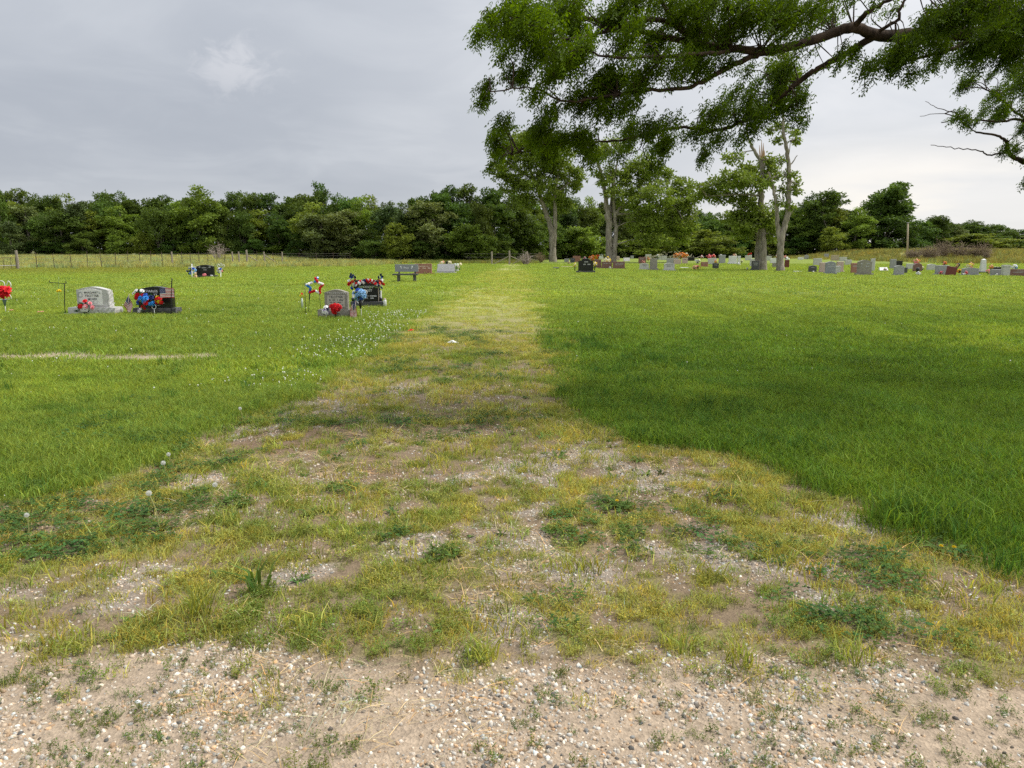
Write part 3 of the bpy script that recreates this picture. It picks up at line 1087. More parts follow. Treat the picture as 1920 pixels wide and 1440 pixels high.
# --- prototypes for the wood: nominal height 10, width about 5
def wood_proto(kind, seed):
    r = np.random.default_rng(seed)
    wd = Wood()
    parts = []
    if kind == 'broad':
        top = 10.0
        wd.tube(smooth_path([(0, 0, -0.3), (0.1 * r.normal(), 0.1, 3), (0.2 * r.normal(), 0, 6.5), (0.1, 0, 9)], 3), np.linspace(0.22, 0.04, 10), 6)
        for i in range(17):
            z = r.uniform(1.0, 8.6)
            env = 2.6 * math.sqrt(max(0.05, 1 - ((z - 4.6) / 5.6) ** 2))
            a = r.uniform(0, 6.28)
            q = env * r.uniform(0.35, 0.95)
            c = (q * math.cos(a), q * math.sin(a), z)
            s = r.uniform(0.9, 1.5)
            wd.tube([(0, 0, z * 0.8), (c[0] * 0.6, c[1] * 0.6, z * 0.93), c], [0.07, 0.05, 0.02], 5)
            parts.append(clumps(c, (s * 1.1, s * 1.1, s * 0.85), 11, 40, 0.52, 0.34, r, flat=0.55))
        parts.append(clumps((0.2 * r.normal(), 0.2 * r.normal(), 8.9), (1.2, 1.2, 0.95), 11, 30, 0.45, 0.34, r))
    elif kind == 'tall':
        wd.tube(smooth_path([(0, 0, -0.3), (0.2, 0, 4), (-0.1, 0, 8)], 4), np.linspace(0.25, 0.06, 9), 6)
        for i in range(13):
            z = r.uniform(3.6, 9.0)
            env = 2.3 * math.sqrt(max(0.08, 1 - ((z - 6.2) / 4.0) ** 2))
            a = r.uniform(0, 6.28)
            q = env * r.uniform(0.3, 0.95)
            c = (q * math.cos(a), q * math.sin(a), z)
            s = r.uniform(0.8, 1.25)
            wd.tube([(0, 0, z * 0.75), (c[0] * 0.6, c[1] * 0.6, z * 0.9), c], [0.08, 0.05, 0.02], 5)
            parts.append(clumps(c, (s * 1.2, s * 1.2, s * 0.75), 11, 40, 0.46, 0.32, r, flat=0.5))
        parts.append(clumps((0, 0, 9.2), (1.0, 1.0, 0.75), 9, 30, 0.4, 0.32, r))
    elif kind == 'round':
        wd.tube(smooth_path([(0, 0, -0.3), (0.1, 0, 3), (-0.1, 0, 7)], 4), np.linspace(0.28, 0.06, 9), 6)
        for i in range(30):
            d = r.normal(size=3)
            d /= np.linalg.norm(d)
            q = r.uniform(0.45, 0.88)
            c = np.array([0, 0, 6.1]) + d * np.array([2.6, 2.6, 3.3]) * q
            s = r.uniform(0.65, 1.05)
            wd.tube([(0, 0, 2.5 + 0.4 * c[2]), c * np.array([0.55, 0.55, 0.9]), c], [0.09, 0.05, 0.02], 5)
            parts.append(clumps(c, (s, s, s * 0.8), 9, 38, 0.42, 0.32, r, flat=0.6))
    elif kind == 'cedar':
        wd.tube([(0, 0, -0.3), (0, 0, 9.6)], [0.2, 0.03], 6)
        for i in range(26):
            z = r.uniform(0.6, 9.4)
            env = 2.0 * (1 - z / 10.4) ** 0.75
            a = r.uniform(0, 6.28)
            q = env * r.uniform(0.4, 0.9)
            c = (q * math.cos(a), q * math.sin(a), z)
            parts.append(clumps(c, (0.7, 0.7, 0.75), 6, 30, 0.38, 0.28, r, flat=1.0, aspect=0.4))
    elif kind == 'shrub':
        for i in range(7):
            a = i * 0.9 + r.random()
            wd.tube([(0, 0, -0.2), (0.8 * math.cos(a), 0.8 * math.sin(a), 3.5), (1.6 * math.cos(a), 1.6 * math.sin(a), 6.5)], [0.12, 0.07, 0.03], 5)
        for i in range(16):
            z = r.uniform(0.8, 8.2)
            env = 3.6 * math.sqrt(max(0.05, 1 - ((z - 3.6) / 6.0) ** 2))
            a = r.uniform(0, 6.28)
            q = env * r.uniform(0.3, 0.95)
            c = (q * math.cos(a), q * math.sin(a), z)
            parts.append(clumps(c, (1.5, 1.5, 1.2), 12, 40, 0.65, 0.42, r, flat=0.7))
        parts.append(clumps((0, 0, 8.6), (1.4, 1.4, 1.1), 8, 30, 0.6, 0.45, r))
    V, F = wd.arrays()
    trunk = mesh_np('trunk', V, F, m_bark_wood, smooth=True)
    V, F, C = join(parts)
    return trunk, (V, F, C)


PROTO = []
for kind, seed, mat in (('broad', 1, m_leaf_wood), ('broad', 2, m_leaf_wood), ('broad', 3, m_leaf_wood), ('tall', 4, m_leaf_wood), ('tall', 5, m_leaf_wood),
                        ('broad', 6, m_leaf_light), ('cedar', 7, m_leaf_dark), ('shrub', 8, m_leaf_light), ('shrub', 9, m_leaf_wood), ('broad', 10, m_leaf_olive), ('round', 21, m_leaf_wood), ('round', 22, m_leaf_wood)):
    tr, (V, F, C) = wood_proto(kind, seed)
    PROTO.append((tr, mesh_np('crown', V, F, mat, cols={'leafvar': C})))


def wood_tree(pi, px, Y, ytop, wpx, label, group, name='wood_tree', cat='tree'):
    """a tree of the wood: stands Y metres off, its top and width as measured"""
    gx_ = ray(px, 470)[0] / ray(px, 470)[1] * Y
    z0 = float(terrain(gx_, Y)) - 0.05
    h = (W(px, ytop, Y).z - z0) / 9.55
    ws = wpx * mpp(Y) / (5.6 if pi not in (6, 7, 8) else (4.2 if pi == 6 else 7.6))
    t_ = thing(name, (gx_, Y, z0), label, cat, group, random.uniform(0, 6.28))
    t_.scale = (ws, ws, h)
    link(bpy.data.objects.new('trunk', PROTO[pi][0]), t_)
    link(bpy.data.objects.new('crown', PROTO[pi][1]), t_)
    return t_


TOPX = [-160, -60, 0, 50, 95, 110, 150, 180, 210, 240, 285, 320, 345, 370, 400, 425, 450, 500, 560, 600, 625, 655, 690, 715, 738, 748, 770, 795, 830, 870, 900,
        950, 1000, 1060, 1120, 1200, 1260, 1320, 1370, 1420, 1500, 1545, 1580, 1605, 1640, 1700, 1730, 1755, 1790, 1830, 1870, 1920, 2000, 2100]
TOPY = [350, 352, 355, 360, 374, 364, 370, 366, 358, 368, 375, 370, 372, 356, 364, 374, 360, 362, 362, 356, 364, 368, 366, 372, 384, 392, 372, 360, 346, 352, 352,
        356, 364, 368, 372, 380, 390, 396, 398, 392, 372, 362, 386, 392, 384, 404, 410, 404, 420, 408, 428, 430, 424, 420]
FRX = [-200, 500, 640, 740, 900, 1000, 1150, 1500, 1640, 1740, 1800, 2100]
FRY = [121, 121, 113, 107, 108, 120, 158, 160, 160, 178, 205, 215]


SECT = [(70, 'at the left picture edge'), (150, 'above the hook stand'), (230, 'above the pale headstone'), (340, 'above the flag stand'), (430, 'behind the bare sapling'),
        (530, 'above the wooden fence posts'), (620, 'above the star wreath'), (745, 'above the garlanded headstone'), (830, 'above the granite bench'), (920, 'left of the lane end'),
        (1000, 'behind the end fence'), (1100, 'behind the leaning forked tree'), (1190, 'behind the twin trunks'), (1300, 'above the orange flower spray'), (1400, 'left of the broken tree'),
        (1500, 'behind the bare trunks'), (1600, 'above the front cluster'), (1720, 'around the tallest round crown'), (1800, 'right of the wooden pole'), (1870, 'above the white obelisk'),
        (9999, 'at the right picture edge')]


def sect(px):
    return next(t for x, t in SECT if px < x)


LOOK = ['broad dark', 'round dense', 'wide leafy', 'tall open crowned', 'tall narrow', 'light green', 'dark conical', 'bright rounded', 'dark spreading', 'olive', 'round crowned', 'full round crowned']

# front edge of the wood
px = -130.0
while px < 2060:
    if not (1600 < px < 1735):
        Y = np.interp(px, FRX, FRY) + random.uniform(-1.5, 3.5)
        yt = np.interp(px, TOPX, TOPY)
        hb = 470 - (470 - yt) * random.uniform(0.62, 0.93)
        pi = random.choice([0, 1, 2, 0, 1, 2, 5, 6, 9, 8, 5]) if px < 1740 else random.choice([8, 9, 0, 1])
        kw = random.uniform(58, 84) * (118 / Y) ** 0.5
        wood_tree(pi, px, Y, hb, kw, LOOK[pi] + ' tree at the front of the wood ' + sect(px), 'front trees of the wood ' + sect(px))
    px += random.uniform(26, 40)
# trees whose tops make the skyline
px = -140.0
while px < 2060:
    if not (1612 < px < 1712) and not (728 < px < 752):
        Y = np.interp(px, FRX, FRY) + random.uniform(5, 10)
        yt = np.interp(px, TOPX, TOPY) + random.uniform(-2, 5)
        pi = random.choice([0, 1, 2, 3, 4, 10, 11, 10, 5])
        wood_tree(pi, px, Y, yt, random.uniform(56, 76) * (118 / Y) ** 0.5, LOOK[pi] + ' tree topping the skyline ' + sect(px), 'skyline trees ' + sect(px))
    px += random.uniform(24, 36)
# low bushes filling the foot of the wood
px = -130.0
while px < 2060:
    Y = np.interp(px, FRX, FRY) - random.uniform(0.5, 3)
    pi = random.choice([8, 8, 7, 8])
    wood_tree(pi, px, Y, random.uniform(432, 458), random.uniform(45, 70), LOOK[pi] + ' low bush before the wood ' + sect(px), 'low bushes ' + sect(px), 'bush', 'bush')
    px += random.uniform(38, 60)

# ones that stand out
wood_tree(4, 601, 128, 345, 56, 'slim tree poking above the treetops left of the skyline dip', None)
wood_tree(5, 372, 119.5, 353, 92, 'broad light green tree standing tall behind the bare sapling', None)
wood_tree(9, 606, 111, 404, 82, 'pale olive tree with airy crown at the front of the wood', None)
wood_tree(7, 748, 103.5, 418, 78, 'rounded bright green bush left of the bench and dip', None, 'round_bush', 'bush')
wood_tree(7, 880, 104, 420, 95, 'large yellow green bush in front of the wood near the lane end', None, 'round_bush', 'bush')
wood_tree(9, 815, 106, 382, 95, 'olive grey tree right of the dip in the treetops', None)
wood_tree(6, 22, 117, 415, 62, 'dark conical cedar at the left picture edge', None, 'cedar_tree')
wood_tree(10, 1664, 166, 334, 108, 'tallest round crowned tree on the right skyline', None)
wood_tree(8, 1650, 160, 402, 110, 'dense dark tree right under the tallest round crown', None)
wood_tree(8, 1700, 162, 410, 90, 'dark leafy tree beside the wooden pole', None)
wood_tree(2, 1545, 158, 360, 96, 'dark rounded tree right of the bare trunked pair', None)
wood_tree(5, 1600, 156, 392, 62, 'narrow yellow green tree left of the tallest round crown', None)
wood_tree(7, 1560, 152, 425, 60, 'small bright green tree leaning at the wood edge among dark trees', None, 'small_tree')
wood_tree(0, 1755, 175, 404, 55, 'dark tree with a knobbly top right of the wooden pole', None)
wood_tree(7, 1835, 168, 438, 120, 'broad light green thicket behind the brown brush', None, 'thicket', 'bush')
wood_tree(7, 1085, 130, 425, 110, 'light green bush behind the black winged headstone', None, 'leafy_bush', 'bush')
wood_tree(7, 1330, 150, 430, 110, 'bright green bush between the graves and the wood', None, 'leafy_bush', 'bush')
wood_tree(7, 1215, 148, 436, 120, 'yellow green bush behind the twin trunked tree', None, 'leafy_bush', 'bush')


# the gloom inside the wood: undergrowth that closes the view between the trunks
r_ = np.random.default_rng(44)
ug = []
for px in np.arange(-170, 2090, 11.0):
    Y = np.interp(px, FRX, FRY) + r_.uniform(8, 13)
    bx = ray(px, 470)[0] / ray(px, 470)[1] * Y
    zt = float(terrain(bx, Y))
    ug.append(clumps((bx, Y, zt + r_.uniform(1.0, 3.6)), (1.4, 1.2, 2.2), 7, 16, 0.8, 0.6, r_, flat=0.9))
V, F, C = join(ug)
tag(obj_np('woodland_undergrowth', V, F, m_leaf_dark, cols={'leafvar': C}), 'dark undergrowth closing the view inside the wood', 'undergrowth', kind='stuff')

# --- dry brush and the bare sapling
def bare_bush(name, px, py, hpx, wpx, label, n=60, mat=None, rad0=0.02, cat='bush', up=0.6):
    p = g(px, py)
    s = mpp(p.y)
    h, wd2 = hpx * s, wpx * s / 2
    t_ = thing(name, p, label, cat)
    wd = Wood()
    r = np.random.default_rng(int(px * 7 + py))
    for i in range(n):
        a = r.uniform(0, 6.28)
        q = wd2 * math.sqrt(r.random())
        tip = np.array([q * math.cos(a), q * math.sin(a) * 0.7, h * r.uniform(0.45, 1.0) * (1 - 0.45 * (q / wd2) ** 2)])
        b0 = np.array([tip[0] * 0.25, tip[1] * 0.25, -0.05])
        mid = b0 + (tip - b0) * np.array([0.35, 0.35, up]) + r.normal(size=3) * 0.06 * h
        P_ = smooth_path([b0, mid, tip], 3)
        wd.tube(P_, np.linspace(rad0, rad0 * 0.35, len(P_)), 4)
        for _ in range(4):
            k = P_[int(r.integers(2, len(P_)))]
            e = k + r.normal(size=3) * 0.16 * h * np.array([1, 1, 0.7]) + np.array([0, 0, 0.05 * h])
            wd.tube([k, (k + e) / 2 + r.normal(size=3) * 0.02 * h, e], [rad0 * 0.5, rad0 * 0.4, rad0 * 0.25], 3)
    V, F = wd.arrays()
    obj_np('branches', V, F, mat or m_twig, t_)
    return t_


m_brush = plain('brown brush', (0.25, 0.195, 0.135), 0.9, 0.1, 0.3, 3)
m_grey_brush = plain('grey brush', (0.42, 0.35, 0.31), 0.9, 0.1, 0.25, 3)
bare_bush('bare_sapling', 408, 489, 38, 34, 'pale leafless sapling standing at the wire fence', 30, m_grey_brush, 0.022, 'sapling', 0.75)
bare_bush('dry_bush', 986, 496, 25, 24, 'round pinkish dry bush behind the fence posts at the lane end', 80, m_grey_brush, 0.02)
bare_bush('dry_bush', 1012, 492, 20, 22, 'low brown dry bush left of the leaning forked tree', 80, plain('tan brush', (0.27, 0.20, 0.12), 0.9, 0.1, 0.3, 3), 0.02)
for i, (bx, by, bh, bw, lb) in enumerate([(1712, 489, 26, 40, 'brown brush left end of the heap at the pole foot'), (1742, 488, 30, 46, 'brown brush heap right of the wooden pole'),
                                          (1765, 487, 36, 44, 'tallest brown brush on the bank'), (1800, 487, 30, 60, 'grey brown brush below the light green thicket'),
                                          (1838, 487, 30, 56, 'wide brown brush near the white obelisk'), (1849, 489, 18, 12, 'thin dry bush behind the white obelisk')]):
    bare_bush('dry_brush', bx, by, bh, bw, lb, 110, m_brush, 0.035)


# --- the four tall cemetery trees
def limb_tree(name, Y, base, limbs, blobs, label, leaf, mat, bark, n_per=22, clump_m=0.55, seed=3, stub=None, depth=0.8, nleaf=34, flat=0.5, cat='tree'):
    """limbs: [(points (px,py,dY), r0, r1)], blobs: [(px,py,rx,ry)]"""
    r = np.random.default_rng(seed)
    b = g(*base)
    s = mpp(Y)
    bx = ray(base[0], 470)[0] / ray(base[0], 470)[1] * Y
    org = Vector((bx, Y, float(terrain(bx, Y))))
    t_ = thing(name, org, label, cat)
    wd = Wood()
    allp = []
    for pts, r0, r1 in limbs:
        Q = [W(p[0], p[1], Y + (p[2] if len(p) > 2 else 0)) - org for p in pts]
        P_ = smooth_path(Q, 5)
        P_[1:-1] += r.normal(size=P_[1:-1].shape) * r0 * 0.12
        rr_ = np.linspace(r0, r1, len(P_))
        if not allp:
            rr_[:5] *= np.array([1.32, 1.16, 1.08, 1.04, 1.01])
        rr_ *= 1 + 0.05 * r.normal(size=len(P_))
        wd.tube(P_, rr_, 11)
        allp.append(P_)
    allp = np.vstack(allp)
    parts = []
    for i, bl in enumerate(blobs):
        c = np.array(W(bl[0], bl[1], Y + r.uniform(-depth, depth) * bl[2] * s) - org)
        rx, ry = bl[2] * s, bl[3] * s
        # a branch reaching into the clump from the nearest lower point of a limb
        dd = np.linalg.norm((allp - c) * np.array([1, 1, 0.8]), axis=1) + np.where(allp[:, 2] > c[2] + 0.3, 3.0, 0)
        a0 = allp[np.argmin(dd)]
        P_ = smooth_path([a0, (a0 + c) / 2 + np.array([0, 0, 0.12 * rx]), c, c + np.array([0.3 * rx * r.normal(), 0, 0.25 * ry])], 3)
        wd.tube(P_, np.linspace(0.09, 0.02, len(P_)), 5)
        nc = max(4, int(n_per * (rx * ry) / (1.6)))
        V, F, C = clumps(c, (rx, rx * 0.85, ry), nc, nleaf, clump_m, leaf, r, flat=flat, shell=0.25, droop=0.25)
        parts.append((V, F, C))
        # twigs
        for _ in range(5):
            e = c + r.normal(size=3) * np.array([rx, rx, ry]) * 0.5
            wd.tube([c, (c + e) / 2 + np.array([0, 0, 0.1]), e], [0.03, 0.02, 0.008], 4)
    V, F = wd.arrays()
    obj_np('trunk', V, F, bark, t_, smooth=True)
    crown_obj(parts, mat, t_)
    if stub:
        stub(t_, org)
    return t_


limb_tree('forked_tree', 104, (1037, 490),
          [([(1037, 493), (1036, 455), (1034, 432), (1024, 400), (1014, 372), (1007, 348), (995, 320), (985, 285), (980, 262)], 0.46, 0.07),
           ([(1038, 462), (1040, 430), (1041, 395), (1040, 365), (1046, 330), (1052, 300), (1040, 270)], 0.33, 0.06),
           ([(1012, 362), (1030, 330, 1), (1050, 300, 2)], 0.14, 0.04), ([(1003, 340), (975, 320, -1), (950, 300, -1)], 0.15, 0.04),
           ([(1040, 365), (1065, 345), (1085, 335)], 0.13, 0.04)],
          [(985, 270, 48, 26), (955, 292, 36, 22), (1015, 300, 48, 26), (940, 322, 26, 16), (975, 330, 40, 20), (1045, 318, 36, 22), (1040, 285, 40, 22), (1008, 350, 44, 18),
           (1062, 345, 34, 18), (965, 352, 26, 14), (1045, 370, 34, 16), (1080, 330, 20, 16), (990, 378, 30, 14), (1060, 388, 22, 12), (1000, 255, 40, 18)],
          'leaning forked tree with pale trunks left of the black winged headstone', 0.34, m_leaf_cem, m_bark_grey, seed=31)

limb_tree('twin_trunk_tree', 98, (1144, 490),
          [([(1142, 497), (1142, 460), (1141, 425), (1138, 390), (1133, 350), (1124, 315), (1118, 290), (1112, 262)], 0.50, 0.07),
           ([(1151, 497, -.4), (1153, 460, -.4), (1154, 425), (1153, 405), (1166, 388), (1192, 372), (1215, 360)], 0.33, 0.06),
           ([(1153, 408), (1151, 370), (1152, 335), (1158, 300), (1164, 270)], 0.22, 0.05),
           ([(1142, 420), (1146, 380, 1), (1148, 340, 1), (1140, 300, 1)], 0.26, 0.06), ([(1157, 402), (1185, 400), (1230, 395)], 0.14, 0.04),
           ([(1192, 372), (1220, 345), (1240, 320)], 0.12, 0.03), ([(1230, 395), (1262, 385), (1285, 350)], 0.1, 0.03)],
          [(1118, 285, 24, 18), (1150, 275, 34, 20), (1128, 335, 22, 16), (1168, 325, 36, 22), (1205, 312, 34, 22), (1235, 330, 36, 20), (1195, 350, 42, 20), (1240, 365, 44, 22),
           (1275, 355, 26, 26), (1180, 378, 34, 14), (1220, 392, 48, 18), (1270, 395, 38, 22), (1205, 418, 44, 16), (1250, 425, 46, 18), (1285, 420, 28, 20), (1225, 450, 44, 14),
           (1290, 385, 18, 26), (1150, 360, 24, 12), (1270, 448, 34, 14)],
          'broad tree with two pale trunks behind the maroon headstones', 0.33, m_leaf_cem, m_bark_grey, seed=32)


def broken_top(t_, org):
    mb = MB()
    Y = 62
    for k, (dx, h0, h1) in enumerate([(-3, 300, 272), (0, 302, 262), (2.5, 298, 268), (4, 300, 282)]):
        a, bq = W(1429 + dx, h0, Y) - org, W(1428 + dx * 1.4, h1, Y) - org
        mb.tube([a, (a + bq) / 2, bq], [0.07, 0.055, 0.012], 5)
    mb.build('broken_stub', m_split, t_)
    t_.children[-1]['label'] = 'splintered orange brown wood where the top broke off'


limb_tree('broken_top_tree', 62, (1428, 505),
          [([(1429, 507), (1429, 470), (1429, 430), (1428, 400), (1427, 370), (1429, 340), (1430, 310), (1429, 298)], 0.33, 0.15),
           ([(1421, 505, .2), (1420, 470, .2), (1423, 430, .2), (1427, 400)], 0.20, 0.16),
           ([(1431, 322), (1425, 302), (1414, 282), (1404, 262), (1400, 240), (1402, 215)], 0.16, 0.05),
           ([(1428, 345), (1405, 335), (1380, 330), (1345, 345)], 0.10, 0.03), ([(1427, 368), (1400, 365), (1360, 366), (1325, 368)], 0.09, 0.03),
           ([(1428, 395), (1410, 388), (1390, 392)], 0.08, 0.03), ([(1430, 330), (1445, 318), (1452, 305)], 0.07, 0.02), ([(1414, 282), (1395, 285), (1375, 295)], 0.05, 0.02)],
          [(1400, 318, 28, 12), (1372, 335, 38, 18), (1405, 345, 28, 14), (1345, 350, 30, 14), (1322, 366, 26, 12), (1360, 368, 34, 12), (1400, 372, 26, 12), (1408, 392, 34, 15),
           (1385, 408, 30, 14), (1425, 408, 30, 14), (1445, 325, 15, 22), (1440, 415, 18, 20), (1410, 425, 34, 12), (1375, 295, 18, 9), (1312, 352, 12, 8), (1438, 300, 14, 12), (1395, 440, 22, 10),
           (1450, 440, 12, 14)],
          'tree with a broken splintered top standing among the graves', 0.26, m_leaf_cem, m_bark_grey, seed=33, n_per=52, clump_m=0.45, stub=broken_top, nleaf=30)

limb_tree('bare_trunk_tree', 59, (1463, 507),
          [([(1463, 510), (1463, 480), (1464, 455), (1470, 430), (1476, 400), (1478, 370), (1480, 335), (1478, 305), (1474, 278), (1470, 255), (1468, 225), (1470, 190), (1474, 150), (1470, 110)], 0.27, 0.045),
           ([(1464, 460), (1459, 430), (1457, 400), (1453, 370), (1447, 340), (1440, 322)], 0.20, 0.07),
           ([(1479, 312), (1487, 303), (1495, 291)], 0.06, 0.025), ([(1477, 412), (1484, 400), (1491, 388)], 0.05, 0.02), ([(1476, 300), (1480, 285), (1482, 265)], 0.05, 0.02),
           ([(1470, 255), (1485, 245), (1497, 252)], 0.03, 0.01), ([(1470, 250), (1455, 240), (1445, 250)], 0.03, 0.01)],
          [(1466, 235, 20, 12), (1490, 250, 11, 7), (1448, 245, 12, 7), (1492, 262, 9, 6), (1455, 262, 9, 9), (1463, 305, 9, 16), (1472, 330, 10, 14), (1490, 345, 10, 16), (1455, 332, 14, 10),
           (1470, 358, 16, 14), (1495, 358, 8, 6), (1462, 378, 12, 10), (1470, 180, 26, 22), (1478, 140, 32, 20), (1460, 110, 28, 18), (1484, 330, 8, 8), (1440, 340, 10, 12), (1478, 382, 10, 10)],
          'slender forked tree with long bare trunks right of the broken one', 0.24, m_leaf_cem, m_bark_grey, seed=34, n_per=30, clump_m=0.34, nleaf=28)


# --- the locust reaching in from the right, over the lawn
def locust():
    r = np.random.default_rng(77)
    foot = Vector((9.2, 9.6, 0.0))
    foot.z = gz1(foot.x, foot.y)
    t_ = thing('locust_tree', foot, 'overhanging locust tree with long dark boughs and feathery drooping leaves', 'tree')
    wd = Wood()
    allp = []

    def limb(pts, r0, r1, n=8, wob=0.006):
        P_ = smooth_path([Vector(p) - foot for p in pts], 6)
        P_[1:-1] += r.normal(size=P_[1:-1].shape) * wob
        wd.tube(P_, r1 + (r0 - r1) * (1 - np.linspace(0, 1, len(P_))) ** 1.25, n)
        allp.append(P_)

    def L(pts, r0, r1, **k):
        limb([W(*p) for p in pts], r0, r1, **k)

    crotch = foot + Vector((-0.25, -0.15, 3.6))
    limb([foot - Vector((0, 0, 0.2)), foot + Vector((0.05, 0, 1.2)), foot + Vector((-0.1, -0.05, 2.4)), crotch], 0.42, 0.32, 12)
    limb([crotch, foot + Vector((0.3, 0.4, 5.6)), foot + Vector((-0.2, 0.9, 7.6)), foot + Vector((-0.6, 0.8, 9.8))], 0.30, 0.06, 10)
    limb([crotch + Vector((0, 0, .3)), foot + Vector((1.5, -0.8, 5.4)), foot + Vector((2.8, -1.4, 7.2))], 0.20, 0.05)
    limb([crotch + Vector((0, 0, .8)), foot + Vector((-1.6, -1.2, 5.6)), foot + Vector((-3.2, -2.0, 6.9)), foot + Vector((-4.6, -2.0, 7.6))], 0.18, 0.04)
    limb([foot + Vector((0.2, 0.5, 5.8)), foot + Vector((-1.8, 1.6, 7.2)), foot + Vector((-4.2, 2.2, 8.0))], 0.14, 0.03)
    # the long bough in view
    b0 = crotch + Vector((-0.1, 0, 0.1))
    m1 = [W(1935, 42, 9.0), W(1850, 62, 8.7), W(1760, 62, 8.5), W(1690, 66, 8.4), W(1645, 66, 8.3), W(1600, 52, 8.2), W(1540, 70, 8.2), W(1450, 95, 8.1), W(1385, 92, 8.0), W(1310, 82, 8.0),
          W(1285, 62, 8.0), W(1255, 42, 8.0), W(1200, 37, 7.9), W(1140, 58, 7.9), W(1080, 72, 7.8), W(1010, 70, 7.8), W(950, 52, 7.8)]
    limb([b0, foot + Vector((-1.3, -0.2, 3.95))] + m1, 0.088, 0.009, 10, 0.004)
    L([(1640, 68, 8.3), (1590, 98, 8.4), (1540, 125, 8.5), (1505, 148, 8.6), (1450, 192, 8.7), (1400, 225, 8.8), (1340, 245, 8.8), (1270, 240, 8.8), (1190, 258, 8.7), (1110, 268, 8.6), (1040, 270, 8.6), (960, 290, 8.5)], 0.038, 0.007)
    L([(1440, 97, 8.1), (1395, 112, 8.0), (1340, 140, 7.9), (1290, 165, 7.9), (1210, 170, 7.8), (1130, 180, 7.7), (1060, 190, 7.7), (1000, 165, 7.7), (920, 172, 7.7)], 0.030, 0.006)
    L([(1285, 62, 8.0), (1250, 20, 8.0), (1225, -30, 8.0), (1200, -80, 8.1)], 0.03, 0.01)
    L([(1600, 52, 8.2), (1630, 20, 8.0), (1665, 2, 7.9), (1700, -20, 7.8)], 0.03, 0.012)
    L([(1840, 62, 8.7), (1790, 90, 8.5), (1740, 105, 8.4), (1660, 125, 8.4), (1610, 150, 8.4)], 0.03, 0.006)
    L([(1640, 60, 8.3), (1680, 40, 8.1), (1690, 10, 8.0), (1720, -30, 8.0)], 0.02, 0.01)
    L([(1385, 92, 8.0), (1330, 100, 7.6), (1200, 108, 7.4), (1140, 106, 7.4), (1090, 96, 7.4), (1050, 110, 7.4)], 0.02, 0.006)
    L([(1310, 82, 8.0), (1200, 60, 8.3), (1080, 30, 8.4), (960, 20, 8.4), (910, 30, 8.4)], 0.035, 0.008)
    # a bough that comes back into view lower, farther off
    lo = [foot + Vector((-0.3, 1.5, 6.0)), W(2020, 200, 11.5), W(1960, 260, 11.3), W(1920, 305, 11.2)]
    limb(lo, 0.08, 0.04)
    limb([crotch + Vector((0.1, 0.1, 1.0)), foot + Vector((-0.1, 1.0, 5.2)), lo[0]], 0.14, 0.08)
    L([(1920, 305, 11.2), (1893, 288, 11.1), (1888, 268, 11.0), (1870, 255, 10.9), (1830, 248, 10.8)], 0.035, 0.012)
    L([(1893, 285, 11.1), (1855, 290, 11.0), (1835, 282, 10.9), (1790, 278, 10.8), (1745, 272, 10.8)], 0.014, 0.004)
    L([(1960, 260, 11.3), (1915, 225, 11.2), (1870, 228, 11.0), (1800, 224, 11.0), (1765, 230, 10.9)], 0.025, 0.006)
    L([(1930, 230, 11.2), (1880, 190, 11.1), (1845, 165, 11.0), (1810, 165, 11.0)], 0.02, 0.006)
    L([(1800, 215, 11.0), (1765, 205, 11.0), (1735, 190, 11.0)], 0.008, 0.003)
    L([(1830, 248, 10.8), (1780, 215, 10.8), (1725, 218, 10.8)], 0.008, 0.003)
    AP = np.vstack(allp)
